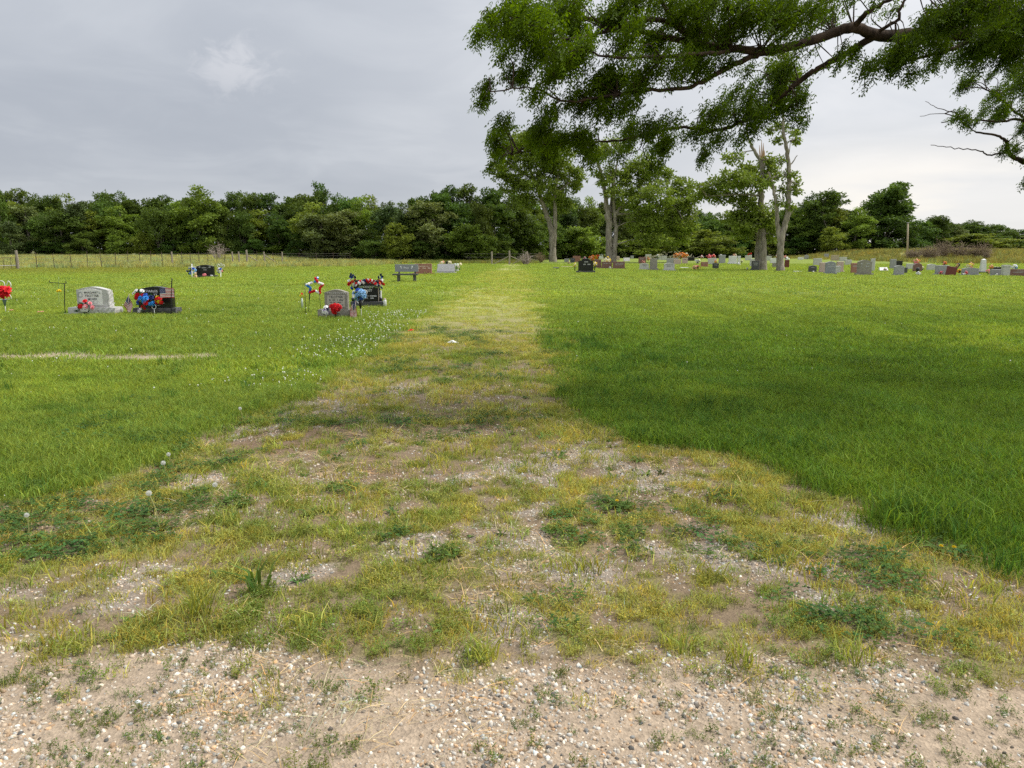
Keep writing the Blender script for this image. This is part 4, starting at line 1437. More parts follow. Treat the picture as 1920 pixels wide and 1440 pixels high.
    # foliage regions in view: px, py, rx, ry, distance, leaves
    B = [(945, 25, 55, 38, 8.3, 1.2), (915, 60, 32, 30, 8.2, .8), (985, 65, 70, 42, 7.9, 1.3), (1060, 40, 70, 48, 8.1, 1.3), (1130, 25, 70, 38, 8.1, 1.1), (1210, 20, 80, 34, 8.0, 1.0), (1300, 20, 90, 36, 8.2, 1.2),
         (1180, 75, 60, 28, 7.7, .8), (1010, 115, 70, 26, 7.8, 1.1), (960, 145, 50, 22, 7.7, 1.1), (905, 172, 34, 20, 7.7, 1.1), (1080, 120, 60, 34, 7.8, 1.0), (1150, 150, 70, 36, 7.7, 1.1),
         (1235, 135, 60, 40, 7.9, 1.0), (1310, 130, 56, 38, 8.0, 1.1), (1370, 45, 80, 40, 8.1, 1.3), (1450, 40, 70, 46, 8.2, 1.3), (1530, 25, 60, 34, 8.1, 1.1), (1250, 80, 50, 30, 8.2, .8), (1330, 85, 60, 34, 8.3, .9),
         (1090, 190, 60, 24, 7.7, 1.1), (1160, 200, 60, 24, 8.0, .9), (1040, 215, 50, 20, 8.3, 1.1), (985, 245, 46, 24, 8.5, 1.2), (945, 275, 34, 30, 8.5, 1.2), (915, 305, 14, 16, 8.5, .7), (1020, 270, 50, 34, 8.6, 1.3),
         (1070, 250, 50, 28, 8.5, 1.1), (1120, 280, 46, 26, 8.6, 1.0), (1180, 262, 52, 26, 8.7, 1.0), (1250, 245, 60, 26, 8.7, 1.1), (1320, 235, 56, 28, 8.8, 1.1), (1260, 285, 36, 26, 8.8, .8), (1225, 310, 22, 22, 8.8, .6),
         (1330, 285, 26, 24, 8.8, .6), (1385, 205, 50, 34, 8.7, 1.1), (1430, 165, 52, 46, 8.7, 1.3), (1480, 145, 40, 36, 8.6, 1.2), (1500, 200, 32, 30, 8.7, 1.1), (1440, 220, 46, 24, 8.8, 1.0), (1375, 265, 30, 20, 8.8, .6),
         (1640, 115, 44, 26, 8.4, 1.2), (1690, 100, 50, 30, 8.4, 1.2), (1740, 90, 50, 24, 8.5, 1.0), (1620, 145, 16, 14, 8.4, .6), (1800, 85, 60, 26, 8.6, .9), (1850, 80, 60, 32, 8.4, 1.8), (1900, 95, 50, 34, 8.5, 1.8),
         (1760, 30, 40, 34, 8.2, .8), (1820, 25, 70, 34, 8.2, 2.6), (1890, 30, 70, 38, 8.4, 2.6), (1610, 20, 30, 26, 8.1, .4), (1650, 40, 30, 20, 8.1, .35), (1575, 95, 20, 16, 8.3, .3), (1525, 95, 26, 14, 8.2, .35), (1560, 125, 20, 12, 8.4, .3),
         (1810, 158, 28, 20, 11.0, 1.2), (1845, 150, 20, 16, 11.0, 1.0), (1880, 185, 36, 26, 11.1, 1.2), (1840, 205, 26, 22, 11.0, 1.0), (1785, 228, 28, 15, 10.9, 1.2), (1820, 222, 24, 16, 10.9, 1.0), (1905, 160, 28, 26, 11.1, 1.1),
         (1870, 225, 26, 18, 11.0, .8), (1910, 215, 24, 22, 11.1, 1.0), (1905, 275, 22, 24, 11.1, 1.2), (1920, 250, 20, 26, 11.1, 1.1), (1920, 330, 10, 18, 11.2, 1.0), (1960, 300, 34, 40, 11.3, 1.0), (1980, 120, 60, 60, 9.2, 1.2),
         (1990, 210, 50, 50, 10.8, 1.0), (2060, 60, 80, 80, 9.4, 1.0)]
    leaves = []                       # start, direction, tone

    def blob(c, R, n, tone_lo=0.75, tone_hi=1.2):
        k = max(2, n // 30)
        cl_ = c + r.normal(size=(k, 3)) * np.array(R) * 0.46
        i = r.integers(0, k, n)
        s = cl_[i] + r.normal(size=(n, 3)) * np.array(R) * np.array([0.20, 0.25, 0.26]) * 0.9
        tone = r.uniform(tone_lo, tone_hi, k)[i]
        d = np.stack([-0.75 + 0.55 * r.normal(size=n), 0.5 * r.normal(size=n), -0.72 + 0.40 * r.normal(size=n)], 1)
        leaves.append((s, d, tone))
        dd = np.linalg.norm(AP - c, axis=1)
        a0 = AP[np.argmin(dd)]
        for j in range(k):
            q = cl_[j]
            mid = (a0 + q) / 2 + np.array([0, 0, 0.06]) + r.normal(size=3) * 0.05
            wd.tube(smooth_path([a0, mid, q], 3), np.linspace(0.008, 0.003, 7), 4)
            for e in s[i == j][:5]:
                wd.tube([q, (q + e) / 2 + np.array([0, 0, 0.02]), e], [0.004, 0.003, 0.002], 3)

    for px, py, rx, ry, Y, dn in B:
        s = mpp(Y)
        c = np.array(W(px, py, Y + r.uniform(-0.45, 0.45)) - foot)
        n = int(dn * 0.100 * rx * ry)
        blob(c, (rx * s, max(rx, ry) * s * 1.1, ry * s), max(n, 14), 0.75, 1.35 if px < 1110 else 1.1)  # left sprays toned lighter, their lit look put into the leaf colour
    # the crown above the frame
    hi = []
    for i in range(58):
        a = r.uniform(0, 6.28)
        q = 6.0 * math.sqrt(r.random())
        c = np.array([q * math.cos(a) - 0.8, q * math.sin(a) * 0.85, 7.0 + 2.6 * r.normal() * 0.5 - 0.03 * q * q])
        wz = c + np.array(foot)
        lim = W(960, -40, wz[1]).z if wz[1] > 1 else 4.2
        if wz[2] < lim + 0.7 and wz[1] > 0 and abs(wz[0]) < 0.70 * wz[1]:
            c[2] += lim + 0.9 - wz[2]
        hi.append(c)
        blob(c, (1.25, 1.25, 0.6), 95)
    S = np.vstack([q[0] for q in leaves])
    D = np.vstack([q[1] for q in leaves])
    T = np.concatenate([q[2] for q in leaves])
    D /= np.linalg.norm(D, axis=1, keepdims=True)
    n = len(S)
    Ln = r.uniform(0.13, 0.25, n)
    S = S - D * (Ln * 0.55)[:, None] + np.array([0, 0, 0.06]) * (Ln * 2)[:, None]
    parts = []
    K = 7
    sd_ = np.cross(D, np.array([0.0, 0.0, 1.0]) + r.normal(size=(n, 3)) * 0.25)
    sd_ /= np.linalg.norm(sd_, axis=1, keepdims=True)
    for j in range(K):
        tt = (j + 0.6) / K
        C = S + D * (Ln * tt)[:, None] + np.array([0, 0, -0.05]) * (Ln * 4 * tt * tt)[:, None]
        for sg in (-1, 1):
            A = sd_ * sg + D * 0.55 + np.array([0, 0, -0.55]) + r.normal(size=(n, 3)) * 0.25
            N = np.cross(D, sd_) + r.normal(size=(n, 3)) * 0.35
            V, F = leaf_geo(C, A, r.uniform(0.034, 0.054, n), r.uniform(0.011, 0.017, n), N, r)
            cl_ = np.repeat(T * r.uniform(0.8, 1.2, n), 4)[:, None] * np.ones(3)
            parts.append((V, F, cl_))
    crown_obj(parts, m_leaf_loc, t_)
    V, F = wd.arrays()
    obj_np('trunk', V, F, m_bark_dark, t_, smooth=True)
    return t_


locust()
# ------------------------------------------------------------------ stone, metal, cloth and plastic
G_LIGHT = granite('light grey granite', (0.42, 0.415, 0.39), (0.58, 0.57, 0.545), 0.6, 120)
G_PANEL = granite('polished pale panel', (0.72, 0.71, 0.68), (0.82, 0.81, 0.78), 0.45, 120, 0.1)
G_GREY = granite('grey granite', (0.25, 0.25, 0.25), (0.38, 0.38, 0.385), 0.5, 120)
G_BLUEGREY = granite('blue grey granite', (0.20, 0.21, 0.23), (0.32, 0.33, 0.355), 0.4, 120)
G_WEATH = granite('weathered brown grey stone', (0.20, 0.185, 0.155), (0.36, 0.335, 0.285), 0.8, 60, 0.5)
G_BLACK = granite('polished black granite', (0.008, 0.008, 0.009), (0.02, 0.02, 0.021), 0.18, 160, 0.0, 0.4)
G_CHAR = granite('charcoal granite', (0.045, 0.045, 0.046), (0.11, 0.11, 0.112), 0.55, 110, 0.3)
G_RED = granite('red granite', (0.26, 0.115, 0.085), (0.40, 0.20, 0.155), 0.35, 120)
G_MAROON = granite('maroon granite', (0.15, 0.075, 0.066), (0.25, 0.14, 0.12), 0.35, 120)
G_DRED = granite('deep red polished granite', (0.12, 0.028, 0.020), (0.17, 0.045, 0.032), 0.3, 120, 0.1)
G_PINK = granite('pinkish granite', (0.42, 0.31, 0.265), (0.56, 0.44, 0.39), 0.5, 120)
G_TAN = granite('tan stone', (0.36, 0.28, 0.20), (0.50, 0.41, 0.31), 0.7, 80)
G_WHITE = granite('white marble', (0.60, 0.60, 0.58), (0.74, 0.74, 0.72), 0.55, 30, 0.3)
M_WHITEP = plain('white paint', (0.80, 0.80, 0.77), 0.5)
M_BLACKM = plain('black iron', (0.012, 0.012, 0.013), 0.45, 0.5)
M_GREYM = plain('grey steel', (0.33, 0.33, 0.34), 0.45, 0.5)
M_INK = plain('engraved dark lettering', (0.10, 0.10, 0.105), 0.8)
M_INKW = plain('engraved white lettering', (0.72, 0.72, 0.72), 0.8)
M_INKG = plain('engraved grey lettering', (0.42, 0.42, 0.43), 0.8)
M_RED = plain('red cloth', (0.62, 0.012, 0.018), 0.7, 0.2, 0.2, 30)
M_PINK = plain('pink cloth', (0.80, 0.25, 0.28), 0.7, 0.2, 0.2, 30)
M_WHITE = plain('white cloth', (0.82, 0.81, 0.80), 0.7, 0.2, 0.1, 30)
M_BLUE = plain('blue cloth', (0.025, 0.085, 0.42), 0.6, 0.25, 0.25, 30)
M_LBLUE = plain('pale blue cloth', (0.22, 0.42, 0.68), 0.6, 0.25, 0.2, 30)
M_SKYB = plain('bright blue foil', (0.03, 0.25, 0.70), 0.3, 0.5, 0.3, 30)
M_NAVY = plain('navy cloth', (0.012, 0.020, 0.105), 0.7, 0.2, 0.2, 30)
M_YEL = plain('yellow cloth', (0.80, 0.58, 0.02), 0.7, 0.2, 0.15, 30)
M_ORG = plain('orange cloth', (0.80, 0.27, 0.05), 0.7, 0.2, 0.2, 30)
M_PEACH = plain('peach cloth', (0.80, 0.42, 0.28), 0.7, 0.2, 0.2, 30)
M_CREAM = plain('cream cloth', (0.80, 0.72, 0.50), 0.7, 0.2, 0.15, 30)
M_LILAC = plain('lilac cloth', (0.42, 0.30, 0.55), 0.7, 0.2, 0.2, 30)
M_GREEN = plain('silk leaf green', (0.025, 0.085, 0.018), 0.6, 0.25, 0.3, 20)
M_LGREEN = plain('pale leaf green', (0.32, 0.44, 0.17), 0.6, 0.25, 0.2, 20)
M_VASE = plain('dark green vase', (0.012, 0.03, 0.018), 0.4, 0.4)
M_BVASE = plain('black vase', (0.010, 0.010, 0.010), 0.35, 0.5)
M_CONE = plain('slate blue plastic cone', (0.16, 0.22, 0.28), 0.5)
M_TED = plain('tan plush', (0.62, 0.44, 0.24), 0.9)
M_POST = plain('weathered wood post', (0.30, 0.26, 0.215), 0.9, 0.1, 0.3, 12)
M_TPOST = plain('rusty steel post', (0.085, 0.06, 0.05), 0.8, 0.2, 0.3, 20)
M_WIRE = plain('fence wire', (0.20, 0.18, 0.165), 0.6, 0.4)


def prof_mesh(mb, prof, y0, y1, ch=0.012):
    """extrude an outline (x, z) between two depths with a small chamfer front and back"""
    n = len(prof)
    cx = sum(p[0] for p in prof) / n
    cz = sum(p[1] for p in prof) / n
    mw = max(abs(p[0] - cx) for p in prof) or 1
    k = 1 - ch / mw
    ins = [(cx + (x - cx) * k, cz + (z - cz) * k) for x, z in prof]
    v = [(x, y0, z) for x, z in ins] + [(x, y0 + ch, z) for x, z in prof] + [(x, y1 - ch, z) for x, z in prof] + [(x, y1, z) for x, z in ins]
    f = [tuple(range(n)), tuple(range(4 * n - 1, 3 * n - 1, -1))]
    for rr in range(3):
        for i in range(n):
            j = (i + 1) % n
            f.append((rr * n + j, rr * n + i, (rr + 1) * n + i, (rr + 1) * n + j))
    return mb.add(v, f)


def outline(style, w_, h):
    a = w_ / 2
    if style == 'flat':
        return [(-a, 0), (a, 0), (a, h), (-a, h)]
    if style == 'serp':
        top = [(a - 2 * a * i / 12, h * (0.86 + 0.14 * math.sin(math.pi * i / 12) ** 1.2)) for i in range(13)]
        return [(-a, 0), (a, 0)] + top
    if style == 'round':
        top = [(a * math.cos(math.pi * i / 12), h - a * 0.75 + a * 0.75 * math.sin(math.pi * i / 12)) for i in range(13)]
        return [(-a, 0), (a, 0)] + top
    if style == 'wings':
        return [(-a, 0), (a, 0), (a, h * 0.78), (a * 0.55, h * 0.86), (a * 0.5, h * 0.94), (a * 0.2, h), (-a * 0.2, h), (-a * 0.5, h * 0.94), (-a * 0.55, h * 0.86), (-a, h * 0.78)]
    if style == 'taper':
        return [(-a, 0), (a, 0), (a * 0.9, h), (-a * 0.9, h)]
    return [(-a, 0), (a, 0), (a, h), (-a, h)]


def rough_block(mb, c, s, amp=0.018, seed=1, nx=12, nz=4):
    """rock-faced block: sides broken, top sawn flat"""
    r = np.random.default_rng(seed)
    hx, hy, hz = s[0] / 2, s[1] / 2, s[2]
    ring = []
    m = nx
    for i in range(m):
        ring.append((-hx + 2 * hx * i / m, -hy))
    for i in range(max(3, m // 3)):
        ring.append((hx, -hy + 2 * hy * i / max(3, m // 3)))
    for i in range(m):
        ring.append((hx - 2 * hx * i / m, hy))
    for i in range(max(3, m // 3)):
        ring.append((-hx, hy - 2 * hy * i / max(3, m // 3)))
    n = len(ring)
    v, f = [], []
    for k in range(nz + 1):
        z = hz * k / nz
        for (x, y) in ring:
            q = amp * (r.random() - 0.2) * (1 if 0 < k < nz else 0.35)
            v.append((c[0] + x + (math.copysign(q, x) if abs(abs(x) - hx) < 1e-6 else 0), c[1] + y + (math.copysign(q, y) if abs(abs(y) - hy) < 1e-6 else 0), c[2] + z))
    for k in range(nz):
        for i in range(n):
            j = (i + 1) % n
            f.append((k * n + i, k * n + j, (k + 1) * n + j, (k + 1) * n + i))
    f.append(tuple(nz * n + i for i in range(n)))
    return mb.add(v, f)


def lettering(s, size, mat, parent, loc, rx=math.pi / 2, name='lettering'):
    cu = bpy.data.curves.new('t', 'FONT')
    cu.body = s
    cu.size = size
    cu.align_x = 'CENTER'
    cu.align_y = 'CENTER'
    cu.extrude = 0.0015
    cu.offset = size * 0.012
    tmp = bpy.data.objects.new('t', cu)
    me = bpy.data.meshes.new_from_object(tmp)
    bpy.data.objects.remove(tmp)
    me.name = name
    me.materials.clear()
    me.materials.append(mat)
    o = link(bpy.data.objects.new(name, me), parent)
    o.location = loc
    o.rotation_euler = (rx, 0, 0)
    return o


def worn_lines(rows, w_, mat, parent, z0, dz, y, lean=0.0, seed=1, hgt=0.03):
    """unreadable engraved lines: short strokes cut in rows"""
    r = random.Random(seed)
    mb = MB()
    for i, fr in enumerate(rows):
        x = -w_ * fr / 2
        z = z0 - i * dz
        while x < w_ * fr / 2:
            k = r.uniform(0.5, 1.2) * hgt
            if r.random() < 0.8:
                mb.box((x + k / 2, y + lean * (z - z0), z), (k * 0.8, 0.004, hgt * r.uniform(0.75, 1.0)))
            x += k * 1.15
    return mb.build('inscription', mat, parent)


def headstone(label, p, w_, h, t_, style, die, base=None, rz=0.0, base_mat=None, name='headstone', rough=False, group=None, lines=None, ink=None, lean=0.0, cat='gravestone', seed=1):
    o = thing(name, p, label, cat, group, rz)
    z0 = 0.0
    if base:
        bw, bh, bd = base
        mb = MB()
        if rough:
            rough_block(mb, (0, 0, -0.08), (bw, bd, bh + 0.08), 0.03, seed, 16)
        else:
            prof_mesh(mb, [(-bw / 2, -0.08), (bw / 2, -0.08), (bw / 2, bh), (-bw / 2, bh)], -bd / 2, bd / 2, 0.012)
        mb.build('base', base_mat or die, o)
        z0 = bh
    mb = MB()
    if style == 'slant':
        a = w_ / 2
        v = [(-a, -t_ / 2, z0), (a, -t_ / 2, z0), (a, t_ / 2, z0), (-a, t_ / 2, z0), (-a, -t_ / 2, z0 + h * 0.12), (a, -t_ / 2, z0 + h * 0.12), (a * 0.92, t_ * 0.22, z0 + h), (-a * 0.92, t_ * 0.22, z0 + h), (a, t_ / 2, z0 + h * 0.96), (-a, t_ / 2, z0 + h * 0.96)]
        mb.add(v, [(0, 1, 5, 4), (4, 5, 6, 7), (7, 6, 8, 9), (1, 2, 8, 6, 5), (3, 0, 4, 7, 9), (2, 3, 9, 8), (3, 2, 1, 0)])
    elif style == 'obelisk':
        mb.box((0, 0, z0 + h * 0.46), (w_, w_, h * 0.92), top=0.72)
        mb.box((0, 0, z0 + h * 0.96 + 0.001), (w_ * 0.72, w_ * 0.72, h * 0.08), top=0.15)
    elif style == 'pillar':
        mb.box((0, 0, z0 + h * 0.44), (w_ * 0.88, t_ * 0.88, h * 0.88))
        mb.box((0, 0, z0 + h * 0.94), (w_, t_, h * 0.118), top=0.9)
    elif style == 'ledger':
        prof_mesh(mb, [(-w_ / 2, -0.03), (w_ / 2, -0.03), (w_ / 2, h), (-w_ / 2, h)], -t_ / 2, t_ / 2, 0.01)
    else:
        prof_mesh(mb, [(x, z + z0 - (0.08 if not base and z == 0 else 0)) for x, z in outline(style, w_, h)], -t_ / 2, t_ / 2, 0.012)
    d = mb.build('tablet', die, o)
    if lean:
        d.rotation_euler = (lean, 0, 0)
    if lines:
        q = worn_lines(lines, w_, ink or M_INKG, o, z0 + h * 0.72, h * 0.2, -t_ / 2 - 0.003 if style != 'slant' else -t_ * 0.5 + 0.72 * t_ * 0.55, seed=seed, hgt=h * 0.10,
                       lean=(t_ * 0.72 / (h * 0.88)) if style == 'slant' else 0.0)
        if style == 'slant':
            q.location = (0, -0.05, 0)
    return o


_bl = {}


def blossom_mesh(mat, kind='rose', seed=1):
    key = (mat.name, kind)
    if key in _bl:
        return _bl[key]
    r = np.random.default_rng(seed)
    mb = MB()
    rings = ((6, 0.9, 0.1), (5, 0.55, 0.42)) if kind == 'rose' else ((7, 1.25, -0.05), (4, 0.6, 0.3))
    for n, R, z in rings:
        for i in range(n):
            a = 2 * math.pi * i / n + r.random() * 0.4 + z
            d = np.array([math.cos(a), math.sin(a), 0])
            s = np.array([-math.sin(a), math.cos(a), 0]) * R * (0.55 if kind == 'rose' else 0.32)
            up = np.array([0, 0, 1.0])
            b0 = d * 0.05
            m1 = d * R * 0.55 + up * (z + 0.30)
            e = d * R + up * (z + r.uniform(0.05, 0.4))
            mb.add([b0 - s * 0.3, b0 + s * 0.3, m1 + s, m1 - s, e + s * 0.45, e - s * 0.45], [(0, 1, 2, 3), (3, 2, 4, 5)])
    _bl[key] = mb.mesh('blossom', mat)
    return _bl[key]


def bouquet(label, p, mats, n, R, h=0.0, size=0.045, vase=None, name='bouquet', green=True, kind='rose', flat=0.7, front=True, seed=1, group=None, cat='flowers', leafmat=None):
    """silk flowers: every blossom its own part, greenery, an optional vase"""
    r = np.random.default_rng(seed + int(abs(p[0]) * 100))
    o = thing(name, p, label, cat, group)
    c = Vector((0, 0, h))
    if vase:
        mb = MB()
        vh = vase[1]
        mb.lathe((0, 0, 0), [(vase[2] * 0.55, 0), (vase[2] * 0.75, vh * 0.4), (vase[2], vh)], 8)
        mb.build('vase', vase[0], o, True)
    if green:
        k = 26
        C = np.tile(np.array([0, 0, h * 0.75]), (k, 1)) + r.normal(size=(k, 3)) * R * 0.35
        A = r.normal(size=(k, 3)) + np.array([0, -0.2, 0.5])
        V, F = leaf_geo(C, A, R * 0.9, R * 0.35, None, r)
        obj_np('greenery', V, F, leafmat or M_GREEN, o)
    for i in range(n):
        a = i * 2.4
        q = R * math.sqrt((i + 0.5) / n)
        x, z = q * math.cos(a) + r.normal() * R * 0.16, q * math.sin(a) * flat + r.normal() * R * 0.16
        y = -math.sqrt(max(0.0, R * R - q * q)) * 0.6 + r.normal() * R * 0.15
        b = link(bpy.data.objects.new('blossom', blossom_mesh(mats[i % len(mats)], kind)), o)
        b.location = (x, y if front else y + R * 0.3, h + z)
        n_ = Vector((x, y * 1.4 - 0.2 * R, z + 0.35 * R)).normalized()
        b.rotation_euler = n_.to_track_quat('Z', 'Y').to_euler()
        s = size * r.uniform(0.8, 1.2)
        b.scale = (s, s, s)
    return o


def wire_part(name, o, pts, r, mat, closed=False, n=6, per=5):
    P_ = smooth_path(pts, per) if len(pts) > 2 and not closed else np.array([tuple(q) for q in pts])
    mb = MB()
    mb.tube(P_, r, n, closed)
    return mb.build(name, mat, o, True)


M_FR, M_FW, M_FB = plain('flag red', (0.44, 0.008, 0.014), 0.8), plain('flag white', (0.76, 0.74, 0.72), 0.8), plain('flag blue', (0.012, 0.02, 0.13), 0.8)


def flag_part(o, A, B, C, D, waves=1.6, amp=0.012, cu=0.4, nu=26):
    """striped flag between corners A (hoist top), B (hoist foot), C (fly foot), D (fly top)"""
    mb = MB()
    V = np.zeros((14, nu + 1, 3))
    A, B, C, D = [np.array(q) for q in (A, B, C, D)]
    for j in range(14):
        for i in range(nu + 1):
            u, v = i / nu, j / 13
            p = (A * (1 - u) + D * u) * (1 - v) + (B * (1 - u) + C * u) * v
            p = p + np.array([0, -1, 0]) * amp * math.sin(waves * 2 * math.pi * (u * 0.8 + v * 0.3)) + np.array([0, 0, 1]) * amp * 0.3 * math.sin(waves * 5 * u)
            V[j, i] = p
    mb.v = [tuple(q) for q in V.reshape(-1, 3)]
    for j in range(13):
        for i in range(nu):
            a = j * (nu + 1) + i
            mb.f.append((a, a + 1, a + nu + 2, a + nu + 1))
            mb.m.append(2 if (i / nu < cu and j < 7) else (0 if j % 2 == 0 else 1))
    fl = mb.build('flag_cloth', [M_FR, M_FW, M_FB], o)
    st = MB()
    for rr in range(9):
        for cc_ in range(6 if rr % 2 == 0 else 5):
            u = cu * (cc_ + (0.5 if rr % 2 == 0 else 1.0)) / 6
            v = 7 / 13 * (rr + 0.5) / 9
            j, i = v * 13, u * nu
            p = V[int(j), int(i)] + (V[int(j) + 1, int(i)] - V[int(j), int(i)]) * (j - int(j)) + (V[int(j), int(i) + 1] - V[int(j), int(i)]) * (i - int(i))
            e1 = (D - A) / np.linalg.norm(D - A) * 0.0045
            e2 = (B - A) / np.linalg.norm(B - A) * 0.0045
            off = np.array([0, -0.0015, 0])
            st.add([p - e1 + off, p - e2 + off, p + e1 + off, p + e2 + off], [(0, 1, 2, 3)])
    st.build('stars', M_FW, fl)


# ------------------------------------------------------------------ graves left of the lane
def rel(o, px, py, Y):
    return W(px, py, Y) - o.location


Y0 = g(180, 590).y
K = mpp(Y0) * 1.012
# pale stone with arched panel
p = on_ground(180, 591)
o = headstone('light grey headstone with arched top and pale lettered panel on a wide base', p, 57 * K, 37 * K, 0.20, 'serp', G_LIGHT, (84 * K, 14 * K, 0.36), rough=True, seed=4)
zb = 14 * K
dw, dh = 57 * K, 37 * K
mb = MB()
prof_mesh(mb, [(x + -0.03, z + zb + 0.055) for x, z in outline('serp', dw * 0.74, dh * 0.80)], -0.112, -0.095, 0.006)
pan = mb.build('panel', G_PANEL, o)
lettering('MARGARET L.', 0.066, M_INK, o, (0.02, -0.1135, zb + dh * 0.72))
lettering('TROTTER', 0.080, M_INK, o, (0.0, -0.1135, zb + dh * 0.56))
lettering('MOSER', 0.072, M_INK, o, (0.01, -0.1135, zb + dh * 0.40))
worn_lines([0.42, 0.36], dw, M_INKG, o, zb + dh * 0.27, dh * 0.09, -0.113, seed=3, hgt=0.022)
mb = MB()
r_ = random.Random(5)
for i in range(9):
    a = i * 0.7
    mb.box((-dw * 0.36 + 0.05 * math.cos(a), -0.1145, zb + dh * 0.62 + 0.06 * math.sin(a)), (0.03, 0.004, 0.028), 0)
mb.build('carved_rose', M_INKG, o)
mb = MB()
rough_block(mb, (dw / 2 + 0.012, 0, zb + 0.004), (0.022, 0.19, dh * 0.80), 0.02, 9, 3, 9)
mb.build('rough_edge', G_LIGHT, o)

bouquet('red and white silk flowers in front of the pale headstone base', on_ground(161, 592), [M_WHITE, M_RED, M_WHITE, M_PINK, M_RED], 14, 12 * K, 15 * K, 0.062, (M_VASE, 0.10, 0.05), flat=1.0, seed=2)
o = thing('solar_light', on_ground(187, 592), 'small black garden light in front of the pale headstone base', 'garden light')
mb = MB(); mb.box((0, 0, 0.045), (0.016, 0.016, 0.11)); mb.build('stake', M_BLACKM, o)
mb = MB(); mb.lathe((0, 0, 0.10), [(0.03, 0), (0.05, 0.012), (0.03, 0.022)], 10); mb.build('lamp_head', M_BLACKM, o)
q = on_ground(214, 590); q.z += 14 * K + 0.002
o = thing('angel_figurine', q, 'tiny white angel figurine on the right end of the pale base', 'figurine')
mb = MB(); mb.lathe((0, 0, 0), [(0.026, 0), (0.022, 0.03), (0.010, 0.07), (0.004, 0.085)], 10); mb.build('robe', M_WHITEP, o, True)
mb = MB(); mb.add((V0 * 0.016 + np.array([0, 0, 0.092])).tolist(), F0.tolist()); mb.build('head', M_WHITEP, o, True)
for sx in (-1, 1):
    mb = MB(); mb.add([(sx * 0.006, 0.012, 0.04), (sx * 0.04, 0.02, 0.075), (sx * 0.036, 0.018, 0.105), (sx * 0.012, 0.014, 0.08)], [(0, 1, 2, 3)]); mb.build('wing', M_WHITEP, o)


def stick_flag(label, base, top, A, B, C, D, Y, **kw):
    p = on_ground(*base)
    o = thing('stick_flag', p, label, 'flag')
    wire_part('stick', o, [(0, 0, -0.03), rel(o, top[0], top[1], Y)], 0.006, M_POST)
    flag_part(o, rel(o, *A, Y), rel(o, *B, Y), rel(o, *C, Y), rel(o, *D, Y), **kw)
    return o


stick_flag('small drooping american flag on a stick between the pale and the black headstone', (238, 592), (242, 551), (241.5, 553), (232, 573), (244, 592), (249, 574), Y0, waves=1.3, amp=0.025)

# black stone, flowers and the raised flag
p = on_ground(296, 590)
YB = p.y
dw, dh, zb = 63 * K, 39 * K, 12 * K
o = headstone('polished black headstone half hidden by red white and blue flowers', p, dw, dh, 0.18, 'serp', G_BLACK, (78 * K, zb, 0.36), base_mat=G_CHAR, rough=True, seed=7)
lettering('CHARLES', 0.082, M_INKW, o, (-0.09, -0.0925, zb + dh * 0.78))
lettering('TT', 0.085, M_INKW, o, (0.02, -0.0925, zb + dh * 0.60))
worn_lines([0.3], dw, M_INKG, o, zb + dh * 0.22, 0.05, -0.0915, seed=8, hgt=0.022).location = (0.08, 0, 0)
worn_lines([0.14], dw, M_INKG, o, zb + dh * 0.12, 0.05, -0.0915, seed=9, hgt=0.022).location = (0.06, 0, 0)
mb = MB(); mb.tube([(-0.27, -0.0925, zb + dh * 0.70), (-0.22, -0.0925, zb + dh * 0.86)], 0.004, 4); mb.build('engraved_stroke', M_INKG, o)
YF = YB - 0.28
q = on_ground(290, 592)
o = bouquet('blue and red foil flowers on the front of the black headstone', W(275, 564, YF), [M_SKYB, M_RED, M_NAVY, M_SKYB, M_BLUE, M_RED, M_SKYB], 17, 14 * K, 0, 0.068, None, flat=0.75, seed=5)
bouquet('white and red ribbon flowers at the left corner of the black headstone', W(260, 551, YF), [M_RED, M_WHITE, M_RED, M_WHITE, M_WHITE], 9, 9.5 * K, 0, 0.06, None, flat=0.9, seed=6)
bouquet('yellow and red silk flowers low on the black headstone', W(298, 563, YF), [M_YEL, M_RED, M_YEL, M_RED], 8, 6 * K, 0, 0.058, None, flat=0.9, seed=7)
bouquet('little white and purple flower at the left end of the charcoal base', W(262, 582, YF), [M_WHITE, M_LILAC, M_WHITE], 4, 3.2 * K, 0, 0.035, None, green=False, seed=8)
o = thing('ring_stake', on_ground(290, 592), 'thin white stake with a wire ring in front of the black headstone', 'stake')
wire_part('stem', o, [(0, 0, -0.03), (0, 0, 0.155)], 0.007, M_WHITEP)
c = Vector((0, 0, 0.155 + 0.045))
wire_part('ring', o, [(c.x + 0.05 * math.cos(a), 0, c.z + 0.05 * math.sin(a)) for a in np.linspace(0, 6.283, 16)[:-1]], 0.006, M_WHITEP, True)
o = thing('flag_stand', on_ground(321, 592), 'black iron stand carrying an american flag beside the black headstone', 'flag stand')
Yp = o.location.y
wire_part('pole', o, [(0, 0, -0.05), rel(o, 321.5, 545, Yp), rel(o, 322.5, 522, Yp)], 0.013, M_BLACKM)
wire_part('scroll', o, [rel(o, 322, 531, Yp), rel(o, 318, 533, Yp), rel(o, 314, 535, Yp), rel(o, 308, 533.5, Yp), rel(o, 302, 537, Yp)], 0.005, M_BLACKM)
flag_part(o, rel(o, 299, 541, Yp - 0.02), rel(o, 301, 559, Yp - 0.02), rel(o, 327, 558, Yp - 0.02), rel(o, 325, 539.5, Yp - 0.02), waves=0.9, amp=0.014)
tag(bpy.data.objects[o.children[-1].name], 'american flag spread out flat with canton at upper left')

